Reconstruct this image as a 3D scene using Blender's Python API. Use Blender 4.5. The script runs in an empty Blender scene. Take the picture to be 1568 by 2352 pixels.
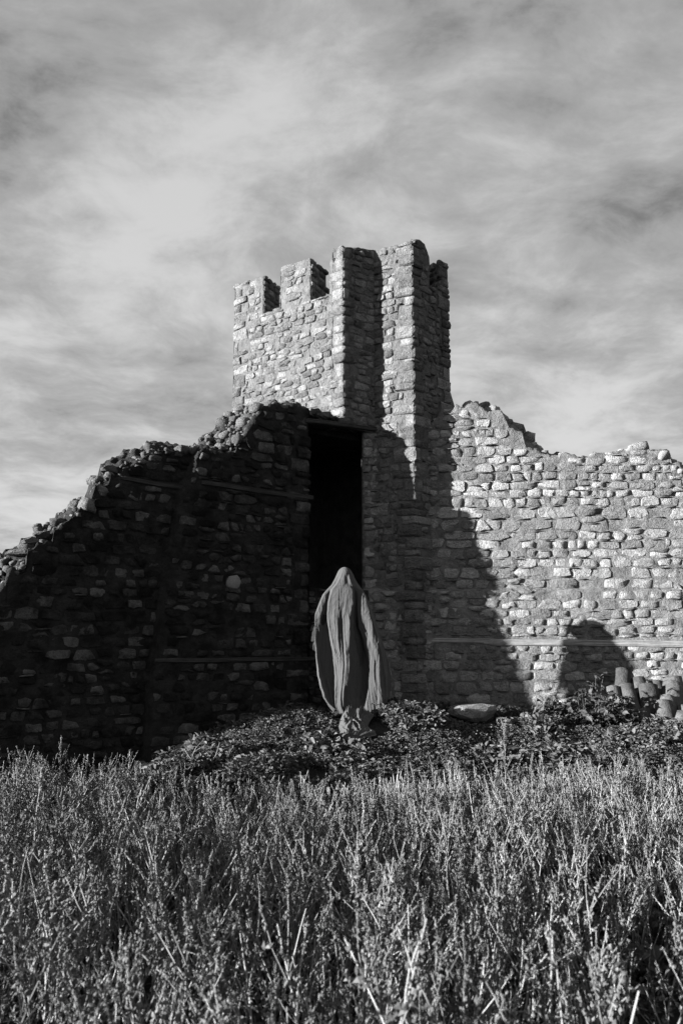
import bpy, math, random
import numpy as np
from mathutils import Vector, Matrix, Euler, noise

random.seed(11); np.random.seed(11)
R = math.radians
scene = bpy.context.scene
COL = scene.collection

# ------------------------------------------------------------------ camera
F, CX, CY, TH = 1568.0, 784.0, 1307.5, R(7.0)      # focal length and principal point in units of a 1568x2352 picture
EYE = Vector((0.0, 0.0, 1.55))
cam_data = bpy.data.cameras.new('camera')
cam = bpy.data.objects.new('camera', cam_data)
COL.objects.link(cam)
cam.location = EYE
cam.rotation_euler = (R(90) + TH, 0, 0)
cam_data.sensor_fit = 'VERTICAL'
cam_data.sensor_height = 36.0
cam_data.lens = 24.0
cam_data.shift_y = (CY - 1176.0) / 2352.0
cam_data.clip_start = 0.05
cam_data.clip_end = 3000
cam_data.dof.use_dof = True
cam_data.dof.focus_distance = 8.3
cam_data.dof.aperture_fstop = 3.2
scene.camera = cam

# ------------------------------------------------------------------ light
SUN_AZ, SUN_EL = R(20.2), R(9.0)                   # azimuth measured in front of the wall plane, from the left
sd = Vector((-math.cos(SUN_AZ) * math.cos(SUN_EL), -math.sin(SUN_AZ) * math.cos(SUN_EL), math.sin(SUN_EL)))
sl = bpy.data.lights.new('sun', 'SUN')
sl.energy = 5.0
sl.angle = R(0.5)
sl.color = (1, 1, 1)
sun = bpy.data.objects.new('sun', sl)
COL.objects.link(sun)
sun.rotation_euler = sd.to_track_quat('Z', 'Y').to_euler()

world = bpy.data.worlds.new('World')
scene.world = world
world.use_nodes = True
scene.view_settings.view_transform = 'Standard'
scene.view_settings.look = 'None'
scene.view_settings.gamma = 1
scene.view_settings.use_curve_mapping = False
scene.view_settings.exposure = 2.25


class NT:
    """small helper that strings shader nodes together"""
    def __init__(self, tree):
        self.t = tree
        tree.nodes.clear()

    def n(self, kind, ins=None, **props):
        nd = self.t.nodes.new(kind)
        for k, v in props.items():
            setattr(nd, k, v)
        for k, v in (ins or {}).items():
            s = nd.inputs[k]
            if isinstance(v, bpy.types.NodeSocket):
                self.t.links.new(v, s)
            else:
                s.default_value = v
        return nd

    def math(self, op, a, b=0.0, c=0.0, clamp=False):
        return self.n('ShaderNodeMath', {0: a, 1: b, 2: c}, operation=op, use_clamp=clamp).outputs[0]

    def vmath(self, op, a, b=(0, 0, 0)):
        return self.n('ShaderNodeVectorMath', {0: a, 1: b}, operation=op).outputs[0]

    def noise(self, vec, scale, detail=4, rough=0.55, dist=0.0):
        return self.n('ShaderNodeTexNoise', {'Vector': vec, 'Scale': scale, 'Detail': detail, 'Roughness': rough, 'Distortion': dist}).outputs[0]

    def ramp(self, fac, a, b, lo=0.0, hi=1.0):
        return self.n('ShaderNodeMapRange', {'Value': fac, 'From Min': a, 'From Max': b, 'To Min': lo, 'To Max': hi}, interpolation_type='SMOOTHSTEP').outputs[0]

    def lin(self, fac, a, b, lo=0.0, hi=1.0):
        return self.n('ShaderNodeMapRange', {'Value': fac, 'From Min': a, 'From Max': b, 'To Min': lo, 'To Max': hi}).outputs[0]


def ray(px, py):
    a = (px - CX) / F
    b = (CY - py) / F
    return Vector((a, math.cos(TH) - b * math.sin(TH), math.sin(TH) + b * math.cos(TH)))


def build_world():
    w = NT(world.node_tree)
    sky = w.n('ShaderNodeTexSky', sky_type='NISHITA', sun_disc=False, sun_elevation=SUN_EL,
              sun_rotation=math.atan2(sd.x, sd.y), altitude=20, air_density=1.0, dust_density=1.5, ozone_density=1.0)
    grey = w.n('ShaderNodeRGBToBW', {0: sky.outputs[0]}).outputs[0]
    base = w.math('MULTIPLY', grey, 0.010)
    d = w.n('ShaderNodeTexCoord').outputs['Generated']
    sep = w.n('ShaderNodeSeparateXYZ', {0: d})
    x, y, z = sep.outputs
    den = w.math('ADD', w.math('MAXIMUM', z, 0.0), 0.26)
    p = w.n('ShaderNodeCombineXYZ', {0: w.math('DIVIDE', x, den), 1: w.math('DIVIDE', y, den), 2: 0.0}).outputs[0]
    # drifting layers: broad soft banks, broken puffs, fine fibres
    m1 = w.n('ShaderNodeMapping', {0: p, 'Rotation': (0, 0, R(-35)), 'Scale': (0.8, 1.3, 1), 'Location': (3.1, 1.7, 0)}).outputs[0]
    n1 = w.noise(m1, 1.3, 4, 0.5, 0.0)
    warp = w.n('ShaderNodeTexNoise', {'Vector': p, 'Scale': 1.6, 'Detail': 3}).outputs[1]
    pw = w.vmath('ADD', p, w.n('ShaderNodeVectorMath', {0: warp, 'Scale': 0.35}, operation='SCALE').outputs[0])
    m2 = w.n('ShaderNodeMapping', {0: pw, 'Rotation': (0, 0, R(-25)), 'Scale': (0.8, 1.35, 1), 'Location': (7.3, 0.4, 2)}).outputs[0]
    n2 = w.noise(m2, 3.6, 12, 0.62, 0.0)
    n3 = w.noise(p, 0.6, 3, 0.5, 0.0)
    n5 = w.noise(pw, 6.5, 12, 0.66, 0.0)

    def lobe(px, py, tight, amp):
        v = ray(px, py).normalized()
        dt = w.n('ShaderNodeVectorMath', {0: d, 1: tuple(v)}, operation='DOT_PRODUCT').outputs['Value']
        return w.math('MULTIPLY', w.math('POWER', w.math('MAXIMUM', dt, 0.0), tight), amp)
    c = w.math('ADD', w.math('MULTIPLY', n1, 0.40), w.math('ADD', w.math('MULTIPLY', n2, 0.39), w.math('MULTIPLY', n3, 0.14)))
    c = w.math('ADD', c, w.math('MULTIPLY', n5, 0.20))
    for q in ((330, 330, 40, .035), (950, 480, 60, .025), (1340, 30, 160, -.055), (980, 20, 300, -.035), (1250, 480, 30, .045), (40, 180, 120, -.035), (900, 120, 60, -.02), (80, 1000, 60, .03), (1400, 960, 60, .03)):
        c = w.math('ADD', c, lobe(*q))
    cov = w.ramp(c, 0.435, 0.53)
    bright = w.ramp(c, 0.50, 0.675, 0.080, 0.142)
    hor = w.ramp(z, 0.0, 0.95, 1.06, 0.88)
    cloud = w.math('MULTIPLY', bright, hor)
    clear = w.math('ADD', w.math('MINIMUM', base, 0.03), 0.026)
    inv = w.math('SUBTRACT', 1.0, cov)
    tot = w.math('ADD', w.math('MULTIPLY', clear, inv), w.math('MULTIPLY', cloud, cov))
    low = w.ramp(z, -0.10, 0.0, 0.25, 1.0)
    tot = w.math('MULTIPLY', tot, low)
    bg = w.n('ShaderNodeBackground', {'Color': tot, 'Strength': 1.0})
    w.n('ShaderNodeOutputWorld', {0: bg.outputs[0]})


build_world()


# ------------------------------------------------------------------ materials (the picture is black and white: every tone is a grey)
def material(name, base, var=0.3, mott=0.35, mott_scale=9.0, fine_scale=90.0, bump=0.6, bump_dist=0.012, rough=0.95,
             pit=0.0, isl=True, translucent=0.0, lichen=0.0, skew=1.0):
    m = bpy.data.materials.new(name)
    m.use_nodes = True
    w = NT(m.node_tree)
    pos = w.n('ShaderNodeNewGeometry')
    P = pos.outputs['Position']
    base = base * 0.80
    v = base
    if isl:
        rnd = w.math('FRACT', w.math('ADD', pos.outputs['Random Per Island'], w.n('ShaderNodeObjectInfo').outputs['Random']))
        rnd = w.math('POWER', rnd, skew)
        v = w.lin(rnd, 0, 1, base * (1 - var), base * (1 + var))
    n1 = w.noise(P, mott_scale, 5, 0.6)
    v = w.math('MULTIPLY', v, w.lin(n1, 0.3, 0.7, 1 - mott, 1 + mott))
    n2 = w.noise(P, fine_scale, 4, 0.65)
    v = w.math('MULTIPLY', v, w.lin(n2, 0.3, 0.7, 0.72, 1.25))
    if lichen > 0:
        n3 = w.noise(P, 3.2, 6, 0.7)
        v = w.math('MULTIPLY', v, w.ramp(n3, 0.46, 0.62, 1.0, 1.0 - lichen))
    n4 = w.noise(P, mott_scale * 3.1, 5, 0.7, 0.4)
    h = w.math('ADD', w.math('MULTIPLY', n4, 2.4), w.math('ADD', w.math('MULTIPLY', n1, 1.0), w.math('MULTIPLY', n2, 0.45)))
    if pit > 0:
        vo = w.n('ShaderNodeTexVoronoi', {'Vector': P, 'Scale': 42.0}).outputs[0]
        pt = w.ramp(vo, 0.12, 0.4, 1.0, 0.0)
        mask = w.ramp(w.noise(P, 6.0, 3, 0.5), 0.5, 0.62)
        pt = w.math('MULTIPLY', pt, mask)
        v = w.math('MULTIPLY', v, w.math('SUBTRACT', 1.0, w.math('MULTIPLY', pt, 0.5 * pit)))
        h = w.math('SUBTRACT', h, w.math('MULTIPLY', pt, 0.6 * pit))
    v = w.math('MAXIMUM', v, 0.004)
    bs = w.n('ShaderNodeBsdfPrincipled', {'Base Color': v, 'Roughness': rough, 'Specular IOR Level': 0.15})
    if bump > 0:
        b = w.n('ShaderNodeBump', {'Height': h, 'Strength': bump, 'Distance': bump_dist})
        w.t.links.new(b.outputs[0], bs.inputs['Normal'])
    out = bs.outputs[0]
    if translucent > 0:
        tr = w.n('ShaderNodeBsdfTranslucent', {'Color': v})
        out = w.n('ShaderNodeMixShader', {0: translucent, 1: out, 2: tr.outputs[0]}).outputs[0]
    w.n('ShaderNodeOutputMaterial', {0: out})
    return m


M = {}
M['stone_r'] = material('right_wall_stone', 0.300, 0.44, 0.30, 10, 60, 1.0, 0.024, pit=1.0)
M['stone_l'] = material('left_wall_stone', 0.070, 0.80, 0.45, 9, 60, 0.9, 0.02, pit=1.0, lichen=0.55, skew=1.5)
M['stone_t'] = material('tower_stone', 0.215, 0.44, 0.32, 10, 60, 1.0, 0.03, pit=0.8)
M['stone_pale'] = material('pale_stone', 0.24, 0.05, 0.15, 14, 90, 0.5, 0.01)
M['shard'] = material('tile_shard', 0.10, 0.4, 0.3, 14, 90, 0.5, 0.01)
M['mortar_r'] = material('right_wall_mortar', 0.195, 0, 0.30, 7, 90, 1.0, 0.020, isl=False, lichen=0.25)
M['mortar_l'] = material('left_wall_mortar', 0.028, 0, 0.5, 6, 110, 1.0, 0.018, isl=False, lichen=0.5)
M['mortar_t'] = material('tower_mortar', 0.145, 0, 0.28, 6, 110, 1.0, 0.018, isl=False, lichen=0.15)
M['rubble'] = material('broken_rubble', 0.15, 0.4, 0.35, 14, 70, 1.0, 0.025, pit=0.6)
M['soil'] = material('soil', 0.03, 0, 0.4, 5, 60, 1.0, 0.03, isl=False)
M['leaf'] = material('leaf', 0.09, 0.55, 0.3, 18, 120, 0.25, 0.004, rough=0.7, translucent=0.12)
M['nettle'] = material('nettle_leaf', 0.062, 0.5, 0.3, 22, 150, 0.4, 0.004, rough=0.6, translucent=0.10)
M['weed'] = material('dry_weed', 0.127, 0.40, 0.3, 20, 200, 0.3, 0.003, rough=0.9, translucent=0.10)
M['stalk'] = material('dry_stalk', 0.25, 0.45, 0.25, 20, 200, 0.2, 0.002, rough=0.8)
M['terracotta'] = material('old_roof_tile', 0.085, 0.35, 0.4, 9, 70, 0.8, 0.01)
M['skin'] = material('skin', 0.05, 0, 0.05, 8, 90, 0.1, 0.002, isl=False)
M['shirt'] = material('dark_sleeve', 0.02, 0, 0.1, 8, 200, 0.4, 0.004, isl=False)


def wood_material(name, lo, hi):
    m = bpy.data.materials.new(name)
    m.use_nodes = True
    w = NT(m.node_tree)
    P = w.n('ShaderNodeTexCoord').outputs['Object']
    mp = w.n('ShaderNodeMapping', {0: P, 'Scale': (1.5, 40, 60)}).outputs[0]
    n1 = w.noise(mp, 1.6, 5, 0.6, 0.6)
    n2 = w.noise(P, 7, 4, 0.6)
    v = w.math('MULTIPLY', w.lin(n1, 0.3, 0.7, lo, hi), w.lin(n2, 0.3, 0.7, 0.75, 1.2))
    b = w.n('ShaderNodeBump', {'Height': n1, 'Strength': 1.0, 'Distance': 0.012})
    bs = w.n('ShaderNodeBsdfPrincipled', {'Base Color': v, 'Roughness': 0.9, 'Normal': b.outputs[0], 'Specular IOR Level': 0.1})
    w.n('ShaderNodeOutputMaterial', {0: bs.outputs[0]})
    return m


def cloth_material():
    m = bpy.data.materials.new('gauze_cloth')
    m.use_nodes = True
    w = NT(m.node_tree)
    P = w.n('ShaderNodeNewGeometry').outputs['Position']
    mp = w.n('ShaderNodeMapping', {0: P, 'Scale': (95, 95, 3.2)}).outputs[0]
    n1 = w.noise(mp, 1.0, 4, 0.6, 0.4)
    n2 = w.noise(P, 500, 2, 0.5)
    h = w.math('ADD', n1, w.math('MULTIPLY', n2, 0.15))
    v = w.lin(n1, 0.3, 0.7, 0.047, 0.060)
    b = w.n('ShaderNodeBump', {'Height': h, 'Strength': 0.9, 'Distance': 0.009})
    bs = w.n('ShaderNodeBsdfPrincipled', {'Base Color': v, 'Roughness': 0.95, 'Normal': b.outputs[0], 'Specular IOR Level': 0.1, 'Sheen Weight': 0.1})
    w.n('ShaderNodeOutputMaterial', {0: bs.outputs[0]})
    return m


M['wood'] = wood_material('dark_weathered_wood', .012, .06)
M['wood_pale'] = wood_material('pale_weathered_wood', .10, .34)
M['cloth'] = cloth_material()


# ------------------------------------------------------------------ helpers
def at_depth(px, py, Y):
    d = ray(px, py)
    return EYE + d * (Y / d.y)


def obj(name, mesh, mat=None, parent=None, matrix=None):
    o = bpy.data.objects.new(name, mesh)
    COL.objects.link(o)
    if mat is not None and not mesh.materials:
        mesh.materials.append(mat)
    if parent is not None:
        o.parent = parent
    if matrix is not None:
        o.matrix_world = matrix
    return o


def tag(o, label=None, cat=None, group=None, kind=None):
    if label: o['label'] = label
    if cat: o['category'] = cat
    if group: o['group'] = group
    if kind: o['kind'] = kind
    return o


def empty(name, loc=(0, 0, 0)):
    o = bpy.data.objects.new(name, None)
    COL.objects.link(o)
    o.location = loc
    o.empty_display_size = 0.2
    return o


def mesh_np(name, verts, quads=None, tris=None, smooth=True):
    """fast mesh from numpy arrays"""
    me = bpy.data.meshes.new(name)
    verts = np.asarray(verts, dtype=np.float32)
    nq = 0 if quads is None else len(quads)
    nt = 0 if tris is None else len(tris)
    me.vertices.add(len(verts))
    me.vertices.foreach_set('co', verts.ravel())
    loops = []
    starts = []
    if nq:
        q = np.asarray(quads, dtype=np.int32)
        loops.append(q.ravel())
        starts.append(np.arange(nq, dtype=np.int32) * 4)
    if nt:
        t = np.asarray(tris, dtype=np.int32)
        loops.append(t.ravel())
        starts.append(np.arange(nt, dtype=np.int32) * 3 + nq * 4)
    loops = np.concatenate(loops)
    starts = np.concatenate(starts)
    me.loops.add(len(loops))
    me.loops.foreach_set('vertex_index', loops)
    me.polygons.add(len(starts))
    me.polygons.foreach_set('loop_start', starts)
    me.update(calc_edges=True)
    me.validate()
    me.polygons.foreach_set('use_smooth', np.full(len(me.polygons), smooth))
    return me


def grid_quads(nr, nc, off=0):
    i = np.arange((nr - 1) * (nc - 1))
    r, c = i // (nc - 1), i % (nc - 1)
    a = r * nc + c + off
    return np.stack([a, a + 1, a + 1 + nc, a + nc], axis=1)


# a cheap vectorised value noise for displacing grids
_rs = np.random.RandomState(5)
_tab = _rs.rand(32, 32, 32).astype(np.float32)


def vnoise(p):
    p = np.asarray(p, dtype=np.float64)
    i = np.floor(p).astype(int)
    f = p - i
    f = f * f * (3 - 2 * f)
    out = 0
    for dx in (0, 1):
        for dy in (0, 1):
            for dz in (0, 1):
                wgt = (f[..., 0] if dx else 1 - f[..., 0]) * (f[..., 1] if dy else 1 - f[..., 1]) * (f[..., 2] if dz else 1 - f[..., 2])
                out = out + wgt * _tab[(i[..., 0] + dx) % 32, (i[..., 1] + dy) % 32, (i[..., 2] + dz) % 32]
    return out * 2 - 1


def fbm(p, octs=3):
    p = np.asarray(p, dtype=np.float64)
    s, a = 0, 1.0
    for k in range(octs):
        s = s + a * vnoise(p * (2.03 ** k) + 7.1 * k)
        a *= 0.5
    return s


# ------------------------------------------------------------------ stone shapes
def facer_data(rs):
    """a stone seen from the front: flattish worn face, rounded rim; about 50 triangles; unit half-size, x right, y up, z out"""
    p = rs.uniform(3.0, 7.0)
    angs = []
    for c in (45, 135, 225, 315):
        angs += [c - rs.uniform(9, 20), c + rs.uniform(9, 20)]
    angs += [rs.uniform(-8, 8), 180 + rs.uniform(-8, 8)]
    angs = np.sort(np.radians(np.mod(angs, 360)))
    r = (np.abs(np.cos(angs)) ** p + np.abs(np.sin(angs)) ** p) ** (-1 / p) * rs.uniform(0.84, 1.06, len(angs))
    n = len(angs)
    ins = rs.uniform(.06, .17, n)
    x, y = r * np.cos(angs), r * np.sin(angs)
    V = [np.stack([x * 1.0, y * 1.0, np.full(n, -1.2)], 1),
         np.stack([x, y, np.full(n, 0.25) + rs.uniform(-.2, .15, n)], 1),
         np.stack([x * (1 - ins), y * (1 - ins * 1.2), np.full(n, 0.95) + rs.uniform(-.35, .22, n)], 1),
         np.array([[rs.uniform(-.2, .2), rs.uniform(-.2, .2), 1.0 + rs.uniform(-.1, .25)]])]
    V = np.concatenate(V)
    T = []
    for k in range(2):
        for i in range(n):
            a, b = k * n + i, k * n + (i + 1) % n
            T += [(a, b, b + n), (a, b + n, a + n)]
    for i in range(n):
        T.append((2 * n + i, 2 * n + (i + 1) % n, 3 * n))
    return V, np.array(T)


def block_data(rs):
    """a loose squarish stone, all round"""
    t = (1 + 5 ** 0.5) / 2
    v = [(-1, t, 0), (1, t, 0), (-1, -t, 0), (1, -t, 0), (0, -1, t), (0, 1, t), (0, -1, -t), (0, 1, -t), (t, 0, -1), (t, 0, 1), (-t, 0, -1), (-t, 0, 1)]
    f = [(0, 11, 5), (0, 5, 1), (0, 1, 7), (0, 7, 10), (0, 10, 11), (1, 5, 9), (5, 11, 4), (11, 10, 2), (10, 7, 6), (7, 1, 8), (3, 9, 4), (3, 4, 2), (3, 2, 6), (3, 6, 8), (3, 8, 9), (4, 9, 5), (2, 4, 11), (6, 2, 10), (8, 6, 7), (9, 8, 1)]
    v = [np.array(q, float) / np.linalg.norm(q) for q in v]
    mid = {}
    nf = []

    def m(a, b):
        k = (min(a, b), max(a, b))
        if k not in mid:
            q = v[a] + v[b]
            v.append(q / np.linalg.norm(q)); mid[k] = len(v) - 1
        return mid[k]
    for a, b, c in f:
        ab, bc, ca = m(a, b), m(b, c), m(c, a)
        nf += [(a, ab, ca), (b, bc, ab), (c, ca, bc), (ab, bc, ca)]
    v = np.array(v)
    ax = rs.normal(size=3); ax /= np.linalg.norm(ax)
    rot = np.array(Matrix.Rotation(rs.uniform(0, 6), 3, Vector(ax)))
    v = v @ rot.T
    p = rs.uniform(3.5, 8)
    r = (np.abs(v) ** p).sum(1) ** (-1 / p)
    v = v * (r * rs.uniform(0.85, 1.05, len(v)))[:, None]
    # knock a few corners off
    for k in range(9):
        nrm = rs.normal(size=3); nrm /= np.linalg.norm(nrm)
        dd = v @ nrm
        cut = rs.uniform(0.6, 1.0)
        over = np.maximum(dd - cut, 0)
        v = v - over[:, None] * nrm
    return v, np.array(nf)


_rs2 = np.random.RandomState(21)
FACER = [facer_data(_rs2) for _ in range(36)]
BLOCK = [block_data(_rs2) for _ in range(24)]
_mesh_cache = {}


def unit_mesh(kind, i, mat):
    key = (kind, i, mat.name)
    if key not in _mesh_cache:
        V, T = (FACER if kind == 'f' else BLOCK)[i]
        me = mesh_np('stone_' + ('face' if kind == 'f' else 'block'), V, tris=T, smooth=(kind == 'f' and i % 3 != 0))
        me.materials.append(mat)
        _mesh_cache[key] = me
    return _mesh_cache[key]


class Stones:
    """collects the stones of one thing; the 300 that show largest become objects, the rest one joined part"""
    def __init__(self, parent, most=296):
        self.parent, self.most, self.items = parent, most, []

    def add(self, kind, mat, M4, size, custom=None):
        self.items.append((size, kind, mat, M4, custom))

    def build(self, name='stone', rest='small_stones'):
        items = sorted(self.items, key=lambda q: -q[0])
        inv = self.parent.matrix_world.inverted()
        for size, kind, mat, M4, custom in items[:self.most]:
            if custom is None:
                me = unit_mesh(kind, random.randrange(36 if kind == 'f' else 24), mat)
            else:
                me = mesh_np('stone_cut', custom[0], tris=custom[1], smooth=(kind == 'v' and random.random() < .25))
                me.materials.append(mat)
            o = bpy.data.objects.new(name, me)
            COL.objects.link(o)
            o.parent = self.parent
            o.matrix_local = Matrix.Translation(-self.parent.location) @ M4
        bym = {}
        for it in items[self.most:]:
            bym.setdefault(it[2].name, []).append(it)
        if items[self.most:]:
            Vs, Ts, mi, mats, off = [], [], [], [], 0
            for mname, its in bym.items():
                mats.append(its[0][2])
                for size, kind, mat, M4, custom in its:
                    if custom is None:
                        V, T = random.choice(FACER if kind == 'f' else BLOCK)
                    else:
                        V, T = custom
                    A = np.array(M4)
                    Vs.append(V @ A[:3, :3].T + A[:3, 3] - np.array(self.parent.location))
                    Ts.append(T + off)
                    off += len(V)
                    mi.append(np.full(len(T), len(mats) - 1))
            me = mesh_np('small_stones', np.concatenate(Vs), tris=np.concatenate(Ts), smooth=True)
            for m_ in mats: me.materials.append(m_)
            me.polygons.foreach_set('material_index', np.concatenate(mi)[:len(me.polygons)].astype(np.int32))
            o = obj(rest, me, None, self.parent)
            o['kind'] = 'stuff'


def frame_matrix(c, U, V, N, sx, sy, sz, rot=0.0):
    cr, sr = math.cos(rot), math.sin(rot)
    U2 = U * cr + V * sr
    V2 = V * cr - U * sr
    return Matrix(((U2.x * sx, V2.x * sy, N.x * sz, c.x), (U2.y * sx, V2.y * sy, N.y * sz, c.y), (U2.z * sx, V2.z * sy, N.z * sz, c.z), (0, 0, 0, 1)))


# ------------------------------------------------------------------ a wall with a broken top
class Wall:
    def __init__(self, p0, p1, thick, cull=True):
        """p0 -> p1 plan line of the face, left to right as seen from the front"""
        self.o = Vector((p0[0], p0[1]))
        d = Vector((p1[0], p1[1])) - self.o
        self.L = d.length
        self.d = d.normalized()
        self.n = Vector((self.d.y, -self.d.x))           # outward, towards the camera side
        self.t = thick
        self.offset = lambda u, z: 0.0
        self.quoins = []                                 # (side, z0, z1, reach)
        self.bands = []                                  # (u0, z0, u1, z1, half height) kept free for timbers
        self.bot = lambda u: 0.0
        self.sides = (0.02, 0.02)
        self.split = None

    def hit(self, px, py, back=0.0):
        """(u, z) where the sight line of that spot of the picture meets the face"""
        d = ray(px, py)
        o = self.o - self.n * back
        cr = lambda a, b: a[0] * b[1] - a[1] * b[0]
        t = cr((o.x, o.y), self.d) / cr((d.x, d.y), self.d)
        P = EYE + d * t
        return ((P.x - o.x) * self.d.x + (P.y - o.y) * self.d.y, P.z)

    def top_from(self, pts, back=0.0):
        uz = [self.hit(x, y, back) for x, y in pts]
        us = [uz[0][0]]
        for u, z in uz[1:]:
            us.append(max(us[-1] + 0.004, u))
        return np.array(us), np.array([q[1] for q in uz])

    def P(self, u, z, out=0.0):
        q = self.o + self.d * u + self.n * out
        return Vector((q.x, q.y, z))

    def core(self, name, mat, parent, tf, tb, step=0.035, rough=0.012, toprough=0.05, nt=9, seed=0.0, u0=0.0, u1=None):
        """the mortar body: front, top, back and ends, one closed rough shell"""
        u1 = self.L if u1 is None else u1
        us = np.unique(np.concatenate([np.arange(u0, u1, step), [u1], tf[0][(tf[0] > u0) & (tf[0] < u1)]]))
        TF = np.interp(us, tf[0], tf[1])
        TB = np.interp(us, tb[0], tb[1])
        B = np.array([self.bot(u) for u in us])
        nr = int(max(TF.max() - B.min(), 0.3) / step) + 2
        k = np.linspace(0, 1, nr)
        n2, d2 = np.array(self.n), np.array(self.d)
        o2 = np.array(self.o)
        rings = []
        for ui, tfv, tbv, b in zip(us, TF, TB, B):
            zf = b + (tfv - b) * k
            off = np.array([self.offset(ui, z) for z in zf])
            fr = np.stack([off, zf], 1)
            s = np.linspace(0, 1, nt + 1)[1:-1]
            o_end = off[-1]
            tp = np.stack([o_end * (1 - s) - self.t * s, tfv * (1 - s) + tbv * s], 1)
            bk = np.stack([np.full(4, -self.t), tbv + (b - tbv) * np.linspace(0, 1, 4)], 1)
            ring = np.concatenate([fr, tp, bk])
            xy = o2 + d2 * ui + np.outer(ring[:, 0], n2)
            rings.append(np.concatenate([xy, ring[:, 1:]], 1))
        V = np.array(rings)                               # nu x nring x 3
        nu, ng = V.shape[:2]
        flat = V.reshape(-1, 3)
        f1 = fbm(flat * 9 + seed, 3)
        f2 = fbm(flat * 13 + 31 + seed, 2)
        amp = np.full(ng, rough)
        amp[nr - 1:nr + nt - 1] = toprough
        amp = np.tile(amp, nu)
        nrm = np.zeros((ng, 3))
        nrm[:nr, 0:2] = n2
        nrm[nr - 1:nr + nt - 1] = (n2[0] * 0.3 - d2[0] * .3, n2[1] * 0.3 - d2[1] * .3, 0.9)
        nrm[nr + nt - 1:, 0:2] = -n2
        flat = flat + np.tile(nrm, (nu, 1)) * (amp * (f1 - 0.1))[:, None]
        flat[:, 2] += (amp * 0.5 * f2) * (amp > rough)
        Q = grid_quads(nu, ng)
        Q = Q[:, [0, 3, 2, 1]]
        # end caps, front row to back row
        extra = []
        for c, flip in ((0, False), (nu - 1, True)):
            base = c * ng
            lo, hi = 0, ng - 1
            while hi - lo > 2:
                if lo < nr - 1 and (hi - lo) > 0:
                    pass
                a, b_, c_, d_ = base + lo, base + lo + 1, base + hi - 1, base + hi
                extra.append((a, b_, c_, d_) if not flip else (d_, c_, b_, a))
                lo += 1; hi -= 1
        Q = np.concatenate([Q, np.array(extra)])
        me = mesh_np(name, flat - np.array(parent.location), quads=Q, smooth=True)
        return obj(name, me, mat, parent)

    def free(self, u, z, hw, hh, tf, margin=0.0):
        for s in (u - hw, u, u + hw):
            if z + hh > np.interp(s, tf[0], tf[1]) - margin:
                return False
            if z - hh < self.bot(s):
                return False
        if u - hw < self.sides[0] or u + hw > self.L - self.sides[1]:
            return False
        for side, z0, z1, reach in self.quoins:
            if z + hh > z0 and z - hh < z1:
                if side == 0 and u - hw < reach: return False
                if side == 1 and u + hw > self.L - reach: return False
        for (a, za, b, zb, h) in self.bands:
            if u + hw > a and u - hw < b:
                zz = za + (zb - za) * (min(max(u, a), b) - a) / (b - a)
                if abs(z - zz) < h + hh: return False
        return True

    def stones(self, bag, mat, tf, cw=(0.13, 0.42), ch=(0.10, 0.21), gap=0.028, proud=(0.018, 0.045), shard=0.5, zr=(0.0, 9.0),
               miss=0.05, shard_mat=None, wav=0.035, small=0.5):
        """coursed rubble laid over the face"""
        U = Vector((self.d.x, self.d.y, 0)); Z = Vector((0, 0, 1)); N = Vector((self.n.x, self.n.y, 0))
        z = zr[0]
        zmax = min(zr[1], float(tf[1].max()) + 0.05)
        while z < zmax:
            h = random.uniform(*ch)
            if random.random() < 0.18: h *= 0.6
            u = -random.uniform(0, 0.2)
            ph = random.uniform(0, 50)
            while u < self.L:
                w = random.uniform(*cw) * (0.6 + 0.5 * h / ch[1])
                if random.random() < 0.2: w *= 0.5
                zz = z + h / 2 + wav * noise.noise(Vector((u * 1.1, z * 0.7, ph * 0.02)))
                opts = [(u + w / 2, zz, w / 2, h / 2)]
                rr = random.random()
                if rr < miss:
                    opts = []
                elif rr < miss + 0.13 and h > 0.12:
                    hh = h * random.uniform(0.38, 0.6)
                    opts = [(u + w / 2, zz - h / 2 + hh / 2, w / 2, hh / 2 - gap * .3), (u + w * .45, zz + hh / 2, w * .42, (h - hh) / 2 - gap * .3)]
                for (cu, cz, hw, hh) in opts:
                    hw2 = max(hw - gap * 0.5, 0.02) * random.uniform(0.86, 1.03)
                    hh2 = max(hh * random.uniform(0.80, 1.06) - gap * 0.3, 0.014)
                    cz2 = cz + random.uniform(-.012, .012)
                    ok = self.free(cu, cz2, hw2, hh2, tf)
                    if not ok:            # a smaller stone may still fit at the edge
                        hw2 *= small; hh2 *= 0.8
                        for du in (-hw * .45, hw * .45):
                            if self.free(cu + du, cz2, hw2, hh2, tf):
                                cu += du; ok = True
                                break
                    if ok:
                        pr = random.uniform(*proud)
                        rot = random.gauss(0, 0.045)
                        N2 = (N + U * random.gauss(0, .05) + Z * random.gauss(0, .05)).normalized()
                        c = self.P(cu, cz2, self.offset(cu, cz2))
                        bag.add('f', mat, frame_matrix(c, U, Z, N2, hw2, hh2, pr, rot), hw2 * hh2)
                if random.random() < shard * 0.35:       # an upright sliver in the joint
                    cu, cz = u + w + gap * 0.2, zz
                    if self.free(cu, cz, 0.012, h * .3, tf):
                        bag.add('f', shard_mat or mat, frame_matrix(self.P(cu, cz, self.offset(cu, cz)), U, Z, N, 0.009, h * random.uniform(.2, .38), 0.02, random.gauss(0, .1)), 0.0002)
                u += w + gap * random.uniform(0.5, 1.6)
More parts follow.
